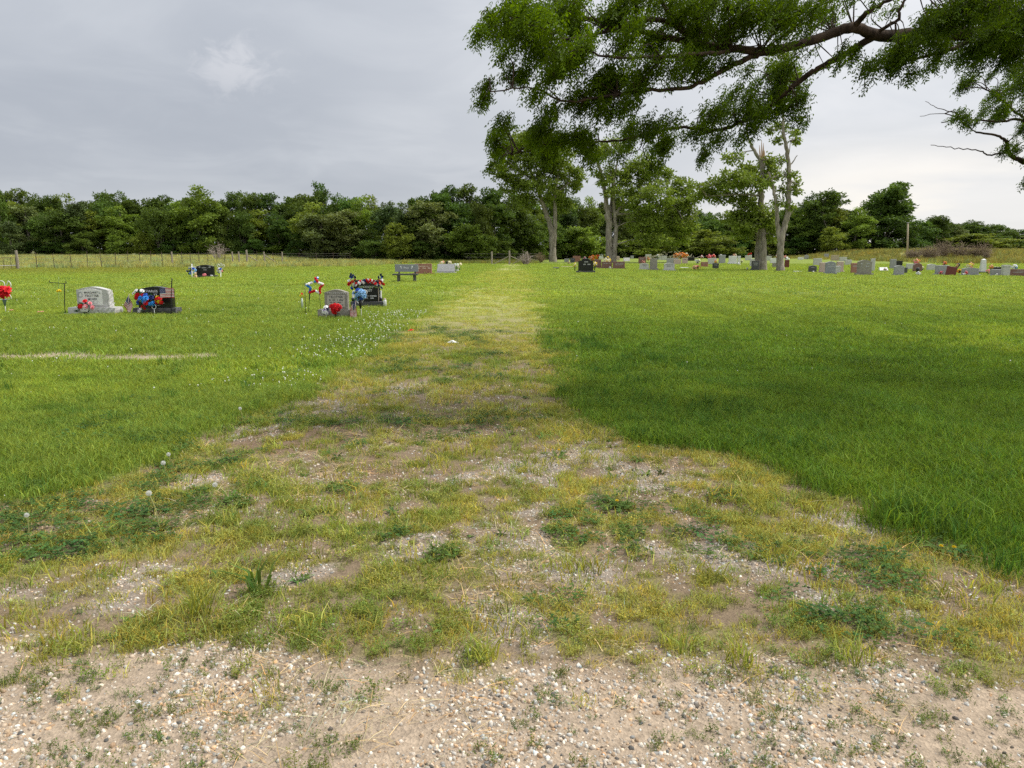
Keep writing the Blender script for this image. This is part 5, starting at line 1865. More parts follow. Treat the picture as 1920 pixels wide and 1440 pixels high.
# angel outline and hook stand at the far left
o = thing('angel_marker', on_ground(11, 588), 'white wire angel marker with red flowers in a slate blue cone', 'grave marker')
Ya = o.location.y
R_ = lambda x, y, d=0.0: rel(o, x, y, Ya + d)
wire_part('stake', o, [(0, 0, -0.05), R_(9, 566)], 0.010, M_WHITEP)
wire_part('body_outline', o, [R_(-2, 548), R_(-14, 562), R_(9, 561), R_(22, 560), R_(16, 550), R_(8, 540)], 0.009, M_WHITEP, per=2)
wire_part('wing', o, [R_(9, 537), R_(14, 531), R_(15, 527), R_(19, 530), R_(20.5, 536), R_(18, 541), R_(15, 543)], 0.009, M_WHITEP)
wire_part('wing', o, [R_(-6, 537), R_(-11, 531), R_(-12, 527), R_(-16, 530), R_(-17.5, 536), R_(-15, 541), R_(-12, 543)], 0.009, M_WHITEP)
wire_part('head', o, [R_(2 + 6.5 * math.cos(a), 533 + 6.5 * math.sin(a)) for a in np.linspace(0, 6.283, 16)[:-1]], 0.009, M_WHITEP, True)
mb = MB(); c = R_(9.5, 574, -0.06); mb.lathe(c, [(0.014, 0), (0.052, 0.165), (0.058, 0.17), (0.048, 0.172)], 10); mb.build('cone_vase', M_CONE, o, True)
bouquet('red silk poinsettias in the cone of the white wire angel', W(6, 547, Ya - 0.1), [M_RED], 11, 10 * K, 0, 0.075, None, kind='poin', flat=0.7, seed=9)
o = thing('dry_flower', on_ground(20, 586), 'faded peach flower lying in the grass near the wire angel', 'flowers')
for i in range(2):
    b = link(bpy.data.objects.new('blossom', blossom_mesh(M_PEACH)), o); b.location = (0.04 * i, 0.02 * i, 0.05); b.scale = (0.04,) * 3
o = thing('dry_flower', on_ground(75, 590), 'faded peach flower lying left of the hook stand', 'flowers')
for i in range(3):
    b = link(bpy.data.objects.new('blossom', blossom_mesh(M_PEACH)), o); b.location = (0.04 * i - 0.03, 0.02 * i, 0.05); b.scale = (0.04,) * 3
o = thing('hook_stand', on_ground(122, 592), 'empty black iron garden flag stand left of the pale headstone', 'flag stand')
Yh = o.location.y
R_ = lambda x, y, d=0.0: rel(o, x, y, Yh + d)
wire_part('post', o, [(0, 0, -0.05), R_(121, 560), R_(121, 531)], 0.010, M_BLACKM)
wire_part('crossbar', o, [R_(93, 526), R_(92, 528), R_(93.5, 529.5), R_(107, 530.5), R_(121, 531.5), R_(124.5, 530.5), R_(123, 528.3), R_(121, 529)], 0.008, M_BLACKM)
mb = MB(); mb.box((0.06, 0, 0.045), (0.16, 0.02, 0.012)); mb.build('foot_plate', G_LIGHT, o)
o = thing('yellow_flower_stake', on_ground(111, 571), 'pale stake with a small yellow flower behind the hook stand', 'stake')
Yq = o.location.y
wire_part('stem', o, [(0, 0, -0.03), rel(o, 110, 545, Yq), rel(o, 110, 519, Yq)], 0.006, M_LGREEN)
for i in range(3):
    b = link(bpy.data.objects.new('blossom', blossom_mesh(M_YEL)), o); b.location = rel(o, 108.5 + 2.2 * i, 546 - (i % 2), Yq - 0.03); b.scale = (0.045,) * 3; b.rotation_euler = (1.2, 0, i)

# far black stone with cross and angel stakes
p = on_ground(386, 520)
Yl = p.y
Kl = mpp(Yl)
o = headstone('black polished headstone standing alone between a white cross and a white wire heart', p, 33 * Kl, 19 * Kl, 0.18, 'serp', G_BLACK, (42 * Kl, 4 * Kl, 0.36), base_mat=G_CHAR, lines=[0.4, 0.15], ink=M_INKG)
for sx in (-1, 1):
    mb = MB()
    for i in range(5):
        mb.box((sx * 0.30 + 0.03 * math.cos(i * 1.4), -0.094, 4 * Kl + 15 * Kl + 0.03 * math.sin(i * 1.4)), (0.05, 0.004, 0.03))
    mb.build('engraved_rose', M_INKG, o)
o = thing('cross_marker', on_ground(360, 521), 'white wire cross with blue flowers left of the lone black headstone', 'grave marker')
R_ = lambda x, y, d=0.0: rel(o, x, y, Yl - 0.2 + d)
wire_part('upright', o, [(0, 0, -0.05), R_(359.8, 495)], 0.02, M_WHITEP)
wire_part('crossbar', o, [R_(353, 501), R_(368, 501)], 0.02, M_WHITEP)
bouquet('blue silk flowers hung on the white wire cross', W(359, 509, Yl - 0.35), [M_BLUE, M_NAVY, M_LBLUE], 10, 6 * Kl, 0, 0.09, None, seed=12, flat=1.1)
o = thing('wire_heart', on_ground(414, 521), 'white wire heart angel with pink flowers right of the lone black headstone', 'grave marker')
R_ = lambda x, y, d=0.0: rel(o, x, y, Yl - 0.2 + d)
wire_part('stake', o, [(0, 0, -0.05), R_(414, 504)], 0.018, M_WHITEP)
wire_part('wing', o, [R_(413, 504), R_(408, 500), R_(409, 495), R_(412, 499)], 0.014, M_WHITEP)
wire_part('wing', o, [R_(415, 504), R_(420, 500), R_(420, 496), R_(416, 499)], 0.014, M_WHITEP)
wire_part('halo', o, [R_(414 + 2.3 * math.cos(a), 496.5 + 2.3 * math.sin(a)) for a in np.linspace(0, 6.283, 12)[:-1]], 0.012, M_WHITEP, True)
bouquet('pink and white silk flowers on the white wire heart', W(413, 507.5, Yl - 0.35), [M_WHITE, M_PINK, M_WHITE, M_BLUE], 8, 4.5 * Kl, 0, 0.08, None, seed=13, flat=0.8)
o = thing('plush_bear', on_ground(367, 521), 'small tan plush bear sitting at the left of the lone black headstone', 'toy')
for nm, c, s in (('body', (0, 0, .10), (.10, .08, .12)), ('head', (0, -.01, .25), (.075, .07, .07)), ('ear', (-.06, 0, .31), (.025, .02, .025)), ('ear', (.06, 0, .31), (.025, .02, .025)), ('leg', (-.07, -.08, .04), (.04, .07, .04)), ('leg', (.07, -.08, .04), (.04, .07, .04))):
    mb = MB(); mb.add((V0 * np.array(s) + np.array(c)).tolist(), F0.tolist()); mb.build(nm, M_TED, o, True)
bouquet('small pink flower leaning on the front of the lone black headstone', W(383, 516, Yl - 0.3), [M_PINK], 4, 2.2 * Kl, 0, 0.07, None, green=False, seed=14)
bouquet('tiny white flower on the base of the lone black headstone', W(397, 517, Yl - 0.3), [M_WHITE], 3, 1.6 * Kl, 0, 0.05, None, green=False, seed=15)

# star wreath, brown stone, black garlanded stone
Ym = g(633, 599).y
K = mpp(Ym) * 1.012
o = thing('star_wreath', on_ground(602, 592), 'red white and blue tinsel star wreath on thin black legs', 'wreath')
Ys = o.location.y
R_ = lambda x, y, d=0.0: rel(o, x, y, Ys + d)
outer = [(591, 521), (606, 533), (600, 550), (580, 549), (574, 534)]
inner = [(596.5, 530), (599.5, 540), (590.5, 545), (582.5, 540), (585, 530)]
seq = []
for i in range(5):
    seq += [outer[i], inner[i]]
tcol = [M_RED, M_WHITE, M_RED, M_RED, M_WHITE, M_RED, M_BLUE, M_SKYB, M_WHITE, M_SKYB]
for i in range(10):
    a, b_ = seq[i], seq[(i + 1) % 10]
    P_ = [np.array(R_(a[0] + (b_[0] - a[0]) * t_, a[1] + (b_[1] - a[1]) * t_, 0.02 * random.uniform(-1, 1))) for t_ in np.linspace(-0.05, 1.05, 7)]
    mb = MB()
    mb.tube(P_, [0.022 + 0.014 * (k % 2) for k in range(7)], 7)
    for k in range(26):
        c = P_[random.randint(1, 5)]
        d = np.array([random.gauss(0, 1), random.gauss(0, 1), random.gauss(0, 1)])
        d /= np.linalg.norm(d)
        s = np.cross(d, [0.3, 0.9, 0.1]) * 0.010
        mb.add([c - s, c + s, c + d * 0.05], [(0, 1, 2)])
    mb.build('tinsel', tcol[i], o)
wire_part('leg', o, [(0, 0, -0.03), R_(599, 551)], 0.006, M_BLACKM)
wire_part('leg', o, [Vector(R_(579, 590, 1.5)) * 0 + Vector(R_(578, 590)), R_(581, 549)], 0.006, M_BLACKM)
o.children[-1].location.y += 0.25
mb = MB(); mb.tube([R_(581, 549), R_(580, 562)], 0.014, 6); mb.build('leg_sleeve', M_BLACKM, o)
o = thing('thin_rod', on_ground(573, 594), 'thin dark garden rod left of the star wreath', 'stake')
wire_part('rod', o, [(0, 0, -0.03), rel(o, 571.5, 530, o.location.y)], 0.006, M_BLACKM)
wire_part('hook', o, [rel(o, 571.5, 531, o.location.y), rel(o, 569, 533, o.location.y), rel(o, 567, 536, o.location.y)], 0.004, M_BLACKM)
o = thing('glass_flower_stake', on_ground(567, 581), 'small glass stake with yellow and red flowers behind the thin rod', 'stake')
mb = MB(); mb.lathe((0, 0, 0), [(0.028, 0), (0.03, 0.22), (0.018, 0.30)], 8); mb.build('glass_tube', plain('pale glass', (0.55, 0.62, 0.55), 0.15, 0.6), o, True)
for i in range(3):
    b = link(bpy.data.objects.new('blossom', blossom_mesh((M_YEL, M_RED, M_YEL)[i])), o); b.location = (0.03 * (i - 1), 0, 0.36 + 0.05 * (i % 2)); b.scale = (0.035,) * 3; b.rotation_euler = (1.1, 0, i)

p = on_ground(633, 598)
dw, dh, zb = 43 * K, 37 * K, 16 * K
o = headstone('weathered brown grey headstone with pale inset panel and red flowers before it', p, dw, dh, 0.17, 'serp', G_WEATH, (66 * K, zb, 0.34), rough=True, seed=11)
mb = MB(); prof_mesh(mb, [(x, z + zb + 0.06) for x, z in outline('flat', dw * 0.76, dh * 0.58)], -0.094, -0.08, 0.004); mb.build('panel', granite('stained panel', (0.40, 0.37, 0.31), (0.52, 0.48, 0.42), 0.7, 60, 0.3), o)
lettering('TROTTER', 0.074, M_INK, o, (0, -0.0955, zb + dh * 0.62))
worn_lines([0.6, 0.5, 0.55], dw, M_INK, o, zb + dh * 0.48, dh * 0.12, -0.0945, seed=12, hgt=0.032)
mb = MB()
for i in range(10):
    mb.tube([(-0.22 + 0.045 * i, -0.0865, zb + dh * 0.80), (-0.20 + 0.045 * i, -0.0865, zb + dh * 0.87), (-0.18 + 0.045 * i, -0.0865, zb + dh * 0.80)], 0.006, 4)
mb.build('carved_leaves', G_LIGHT, o)
bouquet('bright red silk flowers in a dark vase before the brown headstone', on_ground(631, 601), [M_RED, M_RED, M_FR], 10, 7 * K, 20 * K, 0.07, (M_VASE, 0.17, 0.045), kind='rose', flat=0.8, seed=21)
bouquet('white and purple flowers on a short stake left of the red ones', on_ground(612, 601), [M_WHITE, M_LILAC, M_WHITE, M_NAVY], 9, 6.5 * K, 15 * K, 0.05, (M_WHITEP, 0.13, 0.01), green=True, leafmat=M_BVASE, seed=22)
stick_flag('american flag drooping on a stick between the brown and the garlanded headstone', (662, 601), (668, 560), (667.5, 561), (656, 578), (656.5, 600), (669.5, 598), Ym - 0.1, waves=1.2, amp=0.02, cu=0.42)

o = thing('heart_stand', on_ground(677, 598), 'white wire heart on a stem holding pale blue roses', 'grave marker')
Yt = o.location.y
R_ = lambda x, y, d=0.0: rel(o, x, y, Yt + d)
wire_part('stem', o, [(0, 0, -0.05), R_(677.5, 585), R_(676, 571)], 0.009, M_WHITEP)
wire_part('heart_outline', o, [R_(676, 572), R_(666, 562), R_(660.5, 553), R_(662, 547), R_(667, 545), R_(673, 549), R_(679, 545), R_(685, 544), R_(688, 549), R_(684, 558), R_(679.5, 566), R_(676, 572)], 0.009, M_WHITEP)
mb = MB(); mb.lathe(R_(676, 579, -0.08), [(0.015, 0), (0.03, 0.07), (0.05, 0.20), (0.045, 0.205)], 8); mb.build('cone_vase', M_BVASE, o, True)
bouquet('pale blue silk roses inside the white wire heart', W(674, 552, Yt - 0.10), [M_LBLUE, M_LBLUE, M_BLUE, M_LBLUE], 13, 10.5 * K, 0, 0.062, None, flat=0.9, seed=23)

p = on_ground(690, 577)
Yj = p.y
Kj = mpp(Yj) * 1.01
dw, dh, zb = 43 * Kj, 39 * Kj, 11 * Kj
o = headstone('black headstone with a red and white flower garland over its top', p, dw, dh, 0.18, 'flat', G_BLACK, (60 * Kj, zb, 0.38), base_mat=G_CHAR, seed=13)
lettering('JUNE DICKEY', 0.074, M_INKW, o, (0, -0.0925, zb + dh * 0.68))
lettering('LEY', 0.092, M_INKW, o, (0.075, -0.0925, zb + dh * 0.52))
worn_lines([0.25, 0.2], dw, M_INKW, o, zb + dh * 0.26, dh * 0.1, -0.0915, seed=14, hgt=0.032).location = (0.16, 0, 0)
worn_lines([0.2, 0.2], dw, M_INKG, o, zb + dh * 0.26, dh * 0.1, -0.0915, seed=15, hgt=0.032).location = (-0.05, 0, 0)
mb = MB(); prof_mesh(mb, [(dw / 2 - 0.012, zb), (dw / 2 + 0.004, zb), (dw / 2 + 0.004, zb + dh), (dw / 2 - 0.012, zb + dh)], -0.094, -0.088, 0.002); mb.build('pale_edge', G_TAN, o)
o = thing('flower_garland', W(690, 531, Yj - 0.05), 'garland of red and white silk flowers draped over the black headstone top', 'flowers')
cols = [M_RED, M_WHITE, M_RED, M_WHITE, M_NAVY, M_RED, M_WHITE]
for i in range(26):
    b = link(bpy.data.objects.new('blossom', blossom_mesh(cols[i % 7])), o)
    t_ = (i % 13) / 12
    x = 669 + 42 * t_
    b.location = rel(o, x, 533 - 6.5 * math.sin(math.pi * t_) + (2.5 if i > 12 else -1), Yj - 0.10 - 0.04 * (i % 2))
    b.rotation_euler = (random.uniform(0.7, 1.5), random.uniform(-.5, .5), random.uniform(0, 6))
    s = random.uniform(0.042, 0.06)
    b.scale = (s, s, s)
C = np.array([tuple(rel(o, 672 + 36 * random.random(), 536.5 + 2 * random.random(), Yj - 0.1)) for _ in range(40)])
V, F = leaf_geo(C, np.random.default_rng(3).normal(size=(40, 3)) + np.array([0, 0, -0.5]), 0.07, 0.03)
obj_np('greenery', V, F, M_LGREEN, o)
for cx, lb in ((662, 'left'), (713, 'right')):
    o = thing('flower_vase', on_ground(cx + (2 if cx < 700 else 1), 576), 'tall patriotic flower arrangement at the %s end of the garlanded headstone' % lb, 'flowers')
    Yv = o.location.y - 0.1
    R_ = lambda x, y, d=0.0: rel(o, x, y, Yv + d)
    c = R_(cx + 1, 570)
    mb = MB(); mb.lathe((c[0], c[1], 0.0), [(0.03, 0), (0.035, 0.05), (0.02, 0.08), (0.055, 0.20), (0.06, 0.26)], 10); mb.build('vase', M_BVASE, o, True)
    mb = MB(); mb.tube([(c[0], c[1], 0.26), R_(cx + 1, 545)], 0.032, 7); mb.build('sleeve', M_WHITE, o)
    dz = 0 if cx < 700 else 1
    for i, (dx, yy, mt) in enumerate([(0, 542, M_BLUE), (2, 539, M_NAVY), (-2, 540, M_BLUE), (-6, 531, M_RED), (-1, 528, M_RED), (4, 531, M_WHITE), (-4, 525, M_WHITE), (1, 534, M_WHITE), (6, 535, M_RED), (-8, 527, M_WHITE),
                                      (-5, 519, M_NAVY), (0, 517, M_NAVY), (-2, 521, M_BLUE), (3, 520, M_NAVY), (4, 526, M_RED), (-9, 533, M_RED), (7, 529, M_WHITE), (-3, 515, M_NAVY)]):
        b = link(bpy.data.objects.new('blossom', blossom_mesh(mt)), o)
        b.location = R_(cx + (dx if cx < 700 else -dx * 0.7), yy, -0.05 - 0.05 * random.random())
        b.rotation_euler = (random.uniform(0.6, 1.6), random.uniform(-.6, .6), random.uniform(0, 6))
        s = random.uniform(0.042, 0.058)
        b.scale = (s, s, s)
    C = np.array([tuple(R_(cx + random.uniform(-6, 6), random.uniform(519, 540))) for _ in range(30)])
    V, F = leaf_geo(C, np.random.default_rng(4).normal(size=(30, 3)), 0.08, 0.03)
    obj_np('greenery', V, F, M_LGREEN, o)
o = thing('white_post_light', on_ground(722, 578), 'short white cylinder beside the right end of the garlanded headstone', 'grave ornament')
mb = MB(); mb.lathe((0, 0, -0.02), [(0.045, 0), (0.045, 0.20), (0.04, 0.23), (0.03, 0.25)], 10); mb.build('post', M_WHITEP, o, True)
mb = MB(); mb.lathe((0, 0, 0.231), [(0.033, 0), (0.038, 0.02), (0.01, 0.035)], 10); mb.build('cap', G_PINK, o, True)

# granite bench, red and grey stones behind it
p = on_ground(762, 528)
Kb = mpp(p.y) * 1.01
o = thing('granite_bench', p, 'blue grey granite memorial bench with engraved backrest', 'bench')
mb = MB(); prof_mesh(mb, [(-21.5 * Kb, 18 * Kb), (21.5 * Kb, 18 * Kb), (21.5 * Kb, 31.5 * Kb), (-21.5 * Kb, 31.5 * Kb)], 0.16, 0.26, 0.01); br = mb.build('backrest', G_BLUEGREY, o)
mb = MB(); prof_mesh(mb, [(-24.5 * Kb, 12 * Kb), (21.5 * Kb, 12 * Kb), (21.5 * Kb, 14.6 * Kb), (-24.5 * Kb, 14.6 * Kb)], -0.24, 0.24, 0.008); mb.build('seat', G_CHAR, o)
for x in (-14, 15.5):
    mb = MB(); mb.box((x * Kb, 0, 6 * Kb - 0.03), (4.4 * Kb, 0.32, 12 * Kb + 0.055)); mb.build('leg', G_CHAR, o)
    mb = MB(); mb.box((x * Kb, 0.20, 16.3 * Kb), (2.5 * Kb, 0.06, 3.4 * Kb)); mb.build('back_support', G_CHAR, o)
lettering('Bauer', 4.6 * Kb, M_INKW, br, (0, 0.157, 25.4 * Kb))
for sx in (-1, 1):
    mb = MB()
    mb.tube(smooth_path([(sx * 9.5 * Kb, 0.158, 28 * Kb), (sx * 11 * Kb, 0.158, 27.5 * Kb), (sx * 10.5 * Kb, 0.158, 26 * Kb), (sx * 8.6 * Kb, 0.158, 23.5 * Kb)], 4), 0.022, 5)
    mb.build('engraved_heart', M_INKW, br)
p = on_ground(794, 515)
Kb = mpp(p.y) * 1.01
headstone('reddish brown headstone right behind the granite bench', p, 31 * Kb, 17 * Kb, 0.22, 'flat', G_RED, (40 * Kb, 2.6 * Kb, 0.4), lines=[0.7, 0.82], ink=plain('pale pink lettering', (0.72, 0.58, 0.52), 0.8), seed=31)
p = on_ground(836, 513)
Kb = mpp(p.y) * 1.01
headstone('slanted grey headstone with pale lettering right of the red one', p, 32 * Kb, 15 * Kb, 0.40, 'slant', G_GREY, (38 * Kb, 2 * Kb, 0.5), base_mat=G_LIGHT, lines=[0.4, 0.8], ink=M_INKW, seed=32)
o = thing('heart_marker', on_ground(816, 516), 'pale green wire heart on a stem between the red and grey stones', 'grave marker')
Yt = o.location.y
R_ = lambda x, y, d=0.0: rel(o, x, y, Yt + d)
wire_part('stem', o, [(0, 0, -0.05), R_(816.5, 508)], 0.018, M_LGREEN)
wire_part('heart_outline', o, [R_(816.5, 508), R_(812, 503), R_(810.5, 499), R_(813, 497), R_(816, 500), R_(819.5, 497), R_(821, 499), R_(820, 503), R_(816.5, 508)], 0.014, M_LGREEN)
bouquet('cream and black flowers standing behind the slanted grey headstone', on_ground(842, 509), [M_CREAM, M_BVASE, M_CREAM], 8, 6 * Kb, 17 * Kb, 0.10, (M_BVASE, 0.35, 0.05), seed=33)
bouquet('cream silk flowers behind the left side of the slanted headstone', on_ground(829, 509), [M_CREAM, M_PEACH], 6, 4 * Kb, 17 * Kb, 0.10, (M_BVASE, 0.35, 0.05), seed=34)
bouquet('white and yellow flowers in a pot right of the slanted grey headstone', on_ground(857, 510), [M_CREAM, M_WHITE, M_LGREEN, M_WHITE], 12, 7 * Kb, 11 * Kb, 0.12, (M_WHITEP, 0.20, 0.16), seed=35)

# scraps on the lane
o = thing('paper_scrap', on_ground(849, 645), 'crumpled white paper lying on the lane', 'litter')
mb = MB()
vv = [(-0.13, -0.05, 0.015), (0.02, -0.07, 0.03), (0.14, 0.0, 0.012), (0.05, 0.07, 0.02), (-0.10, 0.06, 0.03), (0.0, 0.0, 0.075), (-0.05, 0.02, 0.06)]
mb.add(vv, [(0, 1, 5, 6), (1, 2, 5), (2, 3, 5), (3, 4, 6, 5), (4, 0, 6)])
mb.build('sheet', M_WHITE, o)
o.scale = (0.75, 0.75, 0.75)
o = thing('red_petal', on_ground(771, 626), 'fallen red silk petal at the lane edge', 'litter')
b = link(bpy.data.objects.new('blossom', blossom_mesh(M_RED, 'poin')), o); b.scale = (0.055,) * 3; b.location = (0, 0, 0.05)
# ------------------------------------------------------------------ the cemetery rows on the right
# x0, x1, top, foot (photograph pixels), shape, stone, base?, inscription, label
ROWS = [
    (1084, 1112, 485, 512, 'wings', G_BLACK, 1, (0.2, 0.5), 'black winged headstone with stepped top on a wide black base'),
    (1038, 1048, 497, 503.5, 'ledger', G_CHAR, 0, None, 'small dark marker with white rim left of the black winged headstone'),
    (1052, 1074, 497.5, 501, 'ledger', G_TAN, 0, None, 'low tan slab just left of the black winged headstone'),
    (1074, 1088, 480, 491, 'flat', G_RED, 0, None, 'reddish headstone behind the black winged one'),
    (1069, 1078, 484, 492, 'flat', G_CHAR, 0, (0.5,), 'small dark headstone with white face left of the reddish one'),
    (1058, 1067, 485, 491, 'flat', G_GREY, 0, None, 'low grey headstone near the leaning forked tree'),
    (1114, 1127, 486, 503, 'flat', G_MAROON, 1, None, 'maroon headstone with orange flowers right of the black winged one'),
    (1128, 1147, 490, 503.5, 'flat', G_MAROON, 1, (0.7,), 'wide maroon headstone under a cream flower mound'),
    (1149, 1171, 490, 504.5, 'flat', G_MAROON, 1, (0.75, 0.6), 'maroon headstone with lettering right of the cream flower mound'),
    (1123, 1131, 475, 483, 'round', G_WHITE, 0, None, 'small white headstone far behind the twin trunked tree, left of it'),
    (1154, 1162, 480, 488, 'round', G_PINK, 0, None, 'small pinkish white headstone right of the twin trunks'),
    (1169, 1181, 483, 490, 'slant', G_LIGHT, 0, None, 'low pale slanted headstone far right of the twin trunks'),
    (1182, 1188, 479, 484.5, 'flat', G_GREY, 0, None, 'tiny far grey headstone left of the dark brown one'),
    (1197, 1211, 482, 494, 'flat', G_MAROON, 0, (0.6,), 'dark brown headstone with pink flowers at its foot'),
    (1199, 1216, 493.5, 506, 'serp', G_LIGHT, 1, (0.5, 0.4), 'light grey headstone just left of the tall brown grey one'),
    (1218, 1232, 485, 507, 'taper', G_WEATH, 1, None, 'tall brown grey tapering headstone in the front row'),
    (1210, 1221, 477, 486, 'flat', G_LIGHT, 0, None, 'far light grey headstone above the tall brown grey one'),
    (1231, 1239, 479, 487, 'round', G_WHITE, 0, None, 'far white rounded headstone right of the tall brown grey one'),
    (1240, 1250, 479.5, 487.5, 'flat', G_LIGHT, 0, None, 'far pale headstone beside the white rounded one'),
    (1245, 1264, 493, 508, 'serp', G_LIGHT, 1, (0.6, 0.6), 'light grey front row headstone with two lettered halves'),
    (1250, 1271, 484, 494, 'flat', G_GREY, 0, (0.6,), 'grey headstone behind the two halved light grey one'),
    (1263, 1276, 486, 496, 'flat', G_PINK, 0, None, 'pink headstone under the orange flower spray'),
    (1279, 1289, 483.5, 495, 'flat', G_PINK, 0, (0.5,), 'small pink headstone right below the orange flower spray'),
    (1276, 1294, 499, 502.5, 'ledger', G_WHITE, 0, None, 'flat white slab in the grass below the orange spray'),
    (1289, 1302, 482, 489, 'flat', G_BLACK, 0, None, 'black headstone right of the orange flower spray'),
    (1314, 1327, 491, 500.5, 'flat', G_RED, 1, (0.6,), 'short reddish headstone left of the dark brown pair'),
    (1336, 1347, 493, 504, 'flat', G_CHAR, 0, (0.6,), 'short charcoal headstone topped by pink flowers'),
    (1327, 1343, 484, 496, 'flat', G_LIGHT, 0, None, 'grey headstone covered by red and pink flowers'),
    (1347, 1360, 478, 493.5, 'pillar', G_GREY, 0, None, 'tall grey lilac headstone right of the red flower covered one'),
    (1366, 1381, 480, 495.5, 'flat', G_WHITE, 1, None, 'white grey headstone with a pink flower bunch on top'),
    (1382.5, 1388, 480, 496, 'pillar', G_WHITE, 0, None, 'narrow white pillar headstone beside the pink flower bunch'),
    (1397, 1409, 479, 488, 'flat', G_LIGHT, 0, None, 'light headstone with red flowers left of the broken tree'),
    (1406, 1420, 485, 500, 'flat', G_LIGHT, 0, None, 'light grey headstone behind the dark one at the broken tree'),
    (1409, 1422, 488.5, 507, 'flat', G_CHAR, 1, (0.6, 0.5), 'dark grey headstone touching the left side of the broken tree'),
    (1437, 1446, 480, 488.5, 'flat', G_LIGHT, 0, None, 'far pale headstone between the two bare trunks'),
    (1444, 1458, 484, 493, 'serp', G_WHITE, 0, None, 'whitish headstone between the two bare trunks'),
    (1448, 1458, 492.5, 501, 'flat', G_WEATH, 0, None, 'brown grey headstone low between the two bare trunks'),
    (1471, 1479, 487, 502, 'flat', G_DRED, 0, None, 'dark red headstone with white top right of the slender trunk'),
    (1489, 1502, 507, 509.5, 'ledger', G_WHITE, 0, None, 'flat white marker lying right of the slender trunk'),
    (1496, 1506, 482, 487, 'flat', G_WHITE, 0, None, 'far low white headstone right of the slender trunk'),
    (1508, 1516, 478, 486, 'round', G_GREY, 0, None, 'far dark round topped headstone right of the slender trunk'),
    (1516, 1530, 497.5, 511, 'serp', G_CHAR, 1, (0.5,), 'charcoal arched headstone at the left end of the front cluster'),
    (1525, 1540, 484.5, 498, 'flat', G_LIGHT, 0, None, 'wide light headstone behind the charcoal arched one'),
    (1536, 1547, 492, 512, 'flat', G_PINK, 1, None, 'pink headstone left of the big grey green one'),
    (1547, 1565, 490.5, 515, 'serp', G_BLUEGREY, 1, (0.6, 0.6), 'grey green headstone with dark band in the front cluster'),
    (1568, 1580, 490, 511, 'flat', G_PINK, 1, None, 'pinkish headstone right of the grey green one'),
    (1565, 1575, 498.5, 512.5, 'pillar', G_LIGHT, 0, None, 'small light pillar before the pinkish headstone'),
    (1545, 1553, 476, 485, 'flat', G_GREY, 0, None, 'far dark grey upright headstone above the front cluster'),
    (1558, 1572, 478.5, 488.5, 'flat', G_TAN, 0, None, 'far tan headstone above the front cluster'),
    (1574, 1587, 482, 489.5, 'flat', G_LIGHT, 0, None, 'far grey headstone right of the tan one'),
    (1584, 1596, 487, 497, 'flat', G_LIGHT, 0, None, 'pale headstone left of the reddish brown narrow one'),
    (1595, 1606, 493, 513, 'flat', G_RED, 0, (0.5,), 'narrow reddish brown headstone at the left of the large grey one'),
    (1607, 1632, 487.5, 517, 'serp', G_WEATH, 1, (0.6, 0.5), 'large grey brown headstone on a long base'),
    (1632, 1639, 484, 508, 'flat', G_LIGHT, 0, None, 'tall light headstone peeking right of the large grey brown one'),
    (1649, 1664, 500.5, 507.5, 'slant', G_WHITE, 0, None, 'low white marker alone right of the large grey brown headstone'),
    (1668, 1679, 485.5, 504, 'taper', G_GREY, 0, None, 'tall grey tapered headstone behind the rounded grey one'),
    (1679, 1691, 489, 499, 'flat', G_BLACK, 0, None, 'black headstone behind the rounded grey one'),
    (1676, 1693, 497.5, 517, 'serp', G_GREY, 1, (0.5, 0.5), 'rounded grey headstone on its own base in the front row'),
    (1693.5, 1700, 501.5, 513, 'flat', G_CHAR, 0, None, 'small black headstone touching the rounded grey one'),
    (1699, 1712, 494, 505, 'flat', G_LIGHT, 0, None, 'light grey headstone left of the brown rounded one'),
    (1712, 1727, 493, 510, 'round', G_MAROON, 0, None, 'brown rounded headstone crowned with pink flowers'),
    (1738, 1753, 494.5, 507, 'serp', G_LIGHT, 0, None, 'light grey headstone left of the wide grey one'),
    (1754, 1776, 497.5, 516, 'flat', G_GREY, 1, (0.6, 0.6), 'wide grey headstone behind the deep red slab'),
    (1804, 1832, 502, 517, 'serp', G_GREY, 1, (0.6, 0.7), 'wide grey brown headstone under yellow flowers'),
    (1837, 1846.5, 486, 514, 'obelisk', G_WHITE, 1, None, 'white obelisk on a dark plinth near the right edge'),
    (1857, 1875, 505, 518, 'flat', G_GREY, 1, (0.6, 0.6), 'grey headstone right of the white obelisk'),
    (1862, 1875, 500, 508, 'flat', G_BLACK, 0, None, 'black headstone behind the grey one right of the obelisk'),
    (1878, 1891, 497, 519, 'pillar', G_LIGHT, 0, None, 'light square pillar headstone with a capped top'),
    (1893, 1926, 504.5, 519, 'flat', G_MAROON, 1, (0.6, 0.75), 'wide maroon grey headstone at the right picture edge'),
    (1930, 1946, 500, 517, 'serp', G_GREY, 1, None, 'grey headstone beyond the right picture edge'),
]
